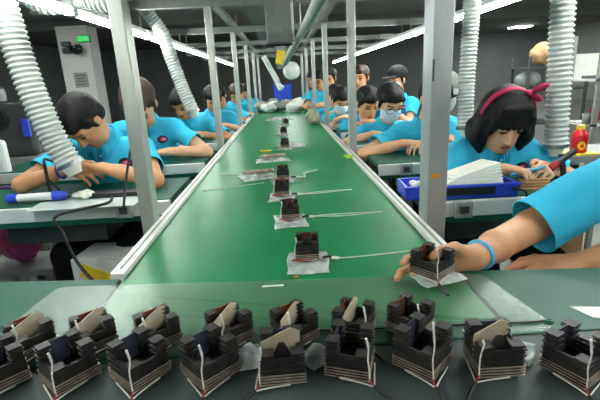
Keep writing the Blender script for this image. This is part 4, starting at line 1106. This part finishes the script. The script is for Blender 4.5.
mm = MB(); mm.grid(lambda u_, v_: (.0372*math.sin(-.25+(u_-.5)*.4), -.0372*math.cos(-.25+(u_-.5)*.4), .028+.014*v_), 6, 3).build('emblem_mark', 'red_gloss', t)
# shelves at the right
t = thing('shelf_rack', 'white shelf rack with boxes against the right side', 'shelf', (3.5, 4.0, 0), .0)
for z in (.35, .66, 1.06): MB().b2((-.7, -.22, z-.02), (.9, .22, z)).build('board', 'column_white', t)
MB().b2((-.7, .2, 1.06), (.9, .22, 1.29)).build('back_panel', 'column_white', t) 
for a_ in (-.68, .88):
    for b_ in (-.2, .2): MB().b2((a_-.02, b_-.02, 0), (a_+.02, b_+.02, 1.45)).build('upright', 'mid_grey', t)
o = MB().b2((2.86, 3.83, 1.06), (3.2, 4.1, 1.09), bev=.004).build('flat_box', 'dark_grey'); tag(o, 'flat dark box on the top board of the white rack', 'box')
o = MB().b2((3.3, 3.85, 1.06), (3.75, 4.1, 1.16), bev=.004).build('paper_carton', 'carton_white'); tag(o, 'white carton on the top board of the white rack', 'box')
K = Field(.012); K.cone(V(0, 0, .04), V(0, 0, .1), .065, .03, k=.03); v_, f_ = K.mesh(noise=.008, nf=(15, 15, 15)); v_[:, 2] -= v_[:, 2].min(); o = mesh_obj('cloth_bag', v_, f_, 'red_cloth'); o.location = (2.88, 3.9, .66); tag(o, 'dark red cloth bag on the white rack behind the bottle', 'bag')
for k, (xx, l) in enumerate(((2.79, 'grey cup left of the red cloth bag'), (3.0, 'brown carton right of the red cloth bag'))):
    if k == 0: o = MB().lathe([(.03, 0), (.04, .1), (.036, .1), (.028, .006)], (xx, 3.86, .66)).build('cup', 'mid_grey')
    else: o = MB().b2((xx, 3.82, .66), (xx+.2, 3.99, .76), bev=.004).build('small_carton', 'carton')
    tag(o, l, 'cup' if k == 0 else 'box')
# dark rack behind the woman
t = thing('steel_rack', 'thin grey steel rack in the dark aisle behind the woman', 'rack', (3.34, 5.6, 0))
for a_ in (-.25, .5):
    for b_ in (-.2, .2): MB().b2((a_-.015, b_-.015, 0), (a_+.015, b_+.015, 1.32)).build('upright', 'dark_grey', t)
for z in (.5, .92, 1.2): MB().b2((-.26, -.21, z-.02), (.51, .21, z)).build('board', 'dark_grey', t)
K = Field(.012); K.ell(V(0, 0, .1), (.16, .14, .11), k=.03); v_, f_ = K.mesh(noise=.01, nf=(15, 15, 15)); v_[:, 2] -= v_[:, 2].min(); o = mesh_obj('cloth_sack', v_, f_, 'cap_grey'); o.location = (3.17, 5.55, .92); tag(o, 'grey sack on the steel rack just above the headband', 'bag')
K = Field(.012); K.ell(V(0, 0, .1), (.16, .12, .14), k=.03); v_, f_ = K.mesh(noise=.012, nf=(15, 15, 15)); v_[:, 2] -= v_[:, 2].min(); o = mesh_obj('cloth_sack', v_, f_, 'carton'); o.location = (3.36, 5.6, 1.2); tag(o, 'brownish sack on top of the steel rack left of the right hose', 'bag')
# under the right table
t = thing('floor_carton', 'brown carton on the floor behind the reaching worker', 'box', (1.55, 2.35, 0), .2); MB().b2((-.14, -.12, 0), (.14, .12, .34), bev=.004).build('carton', 'carton', t); MB().b2((-.142, -.122, .32), (.142, -.12, .345)).build('flap', 'carton', t); MB().b2((-.142, -.124, .06), (.142, -.122, .1)).build('tape', 'blue_plastic', t)
for k, (x, y, l) in enumerate(((.62, 1.72, 'grey box under the front right table near the belt'), (.76, 1.76, 'second grey box under the front right table'))):
    o = MB().b2((x-.055, y-.05, 0), (x+.055, y+.05, .42), bev=.005).build('under_table_box', 'mid_grey'); tag(o, l, 'box')
t = None
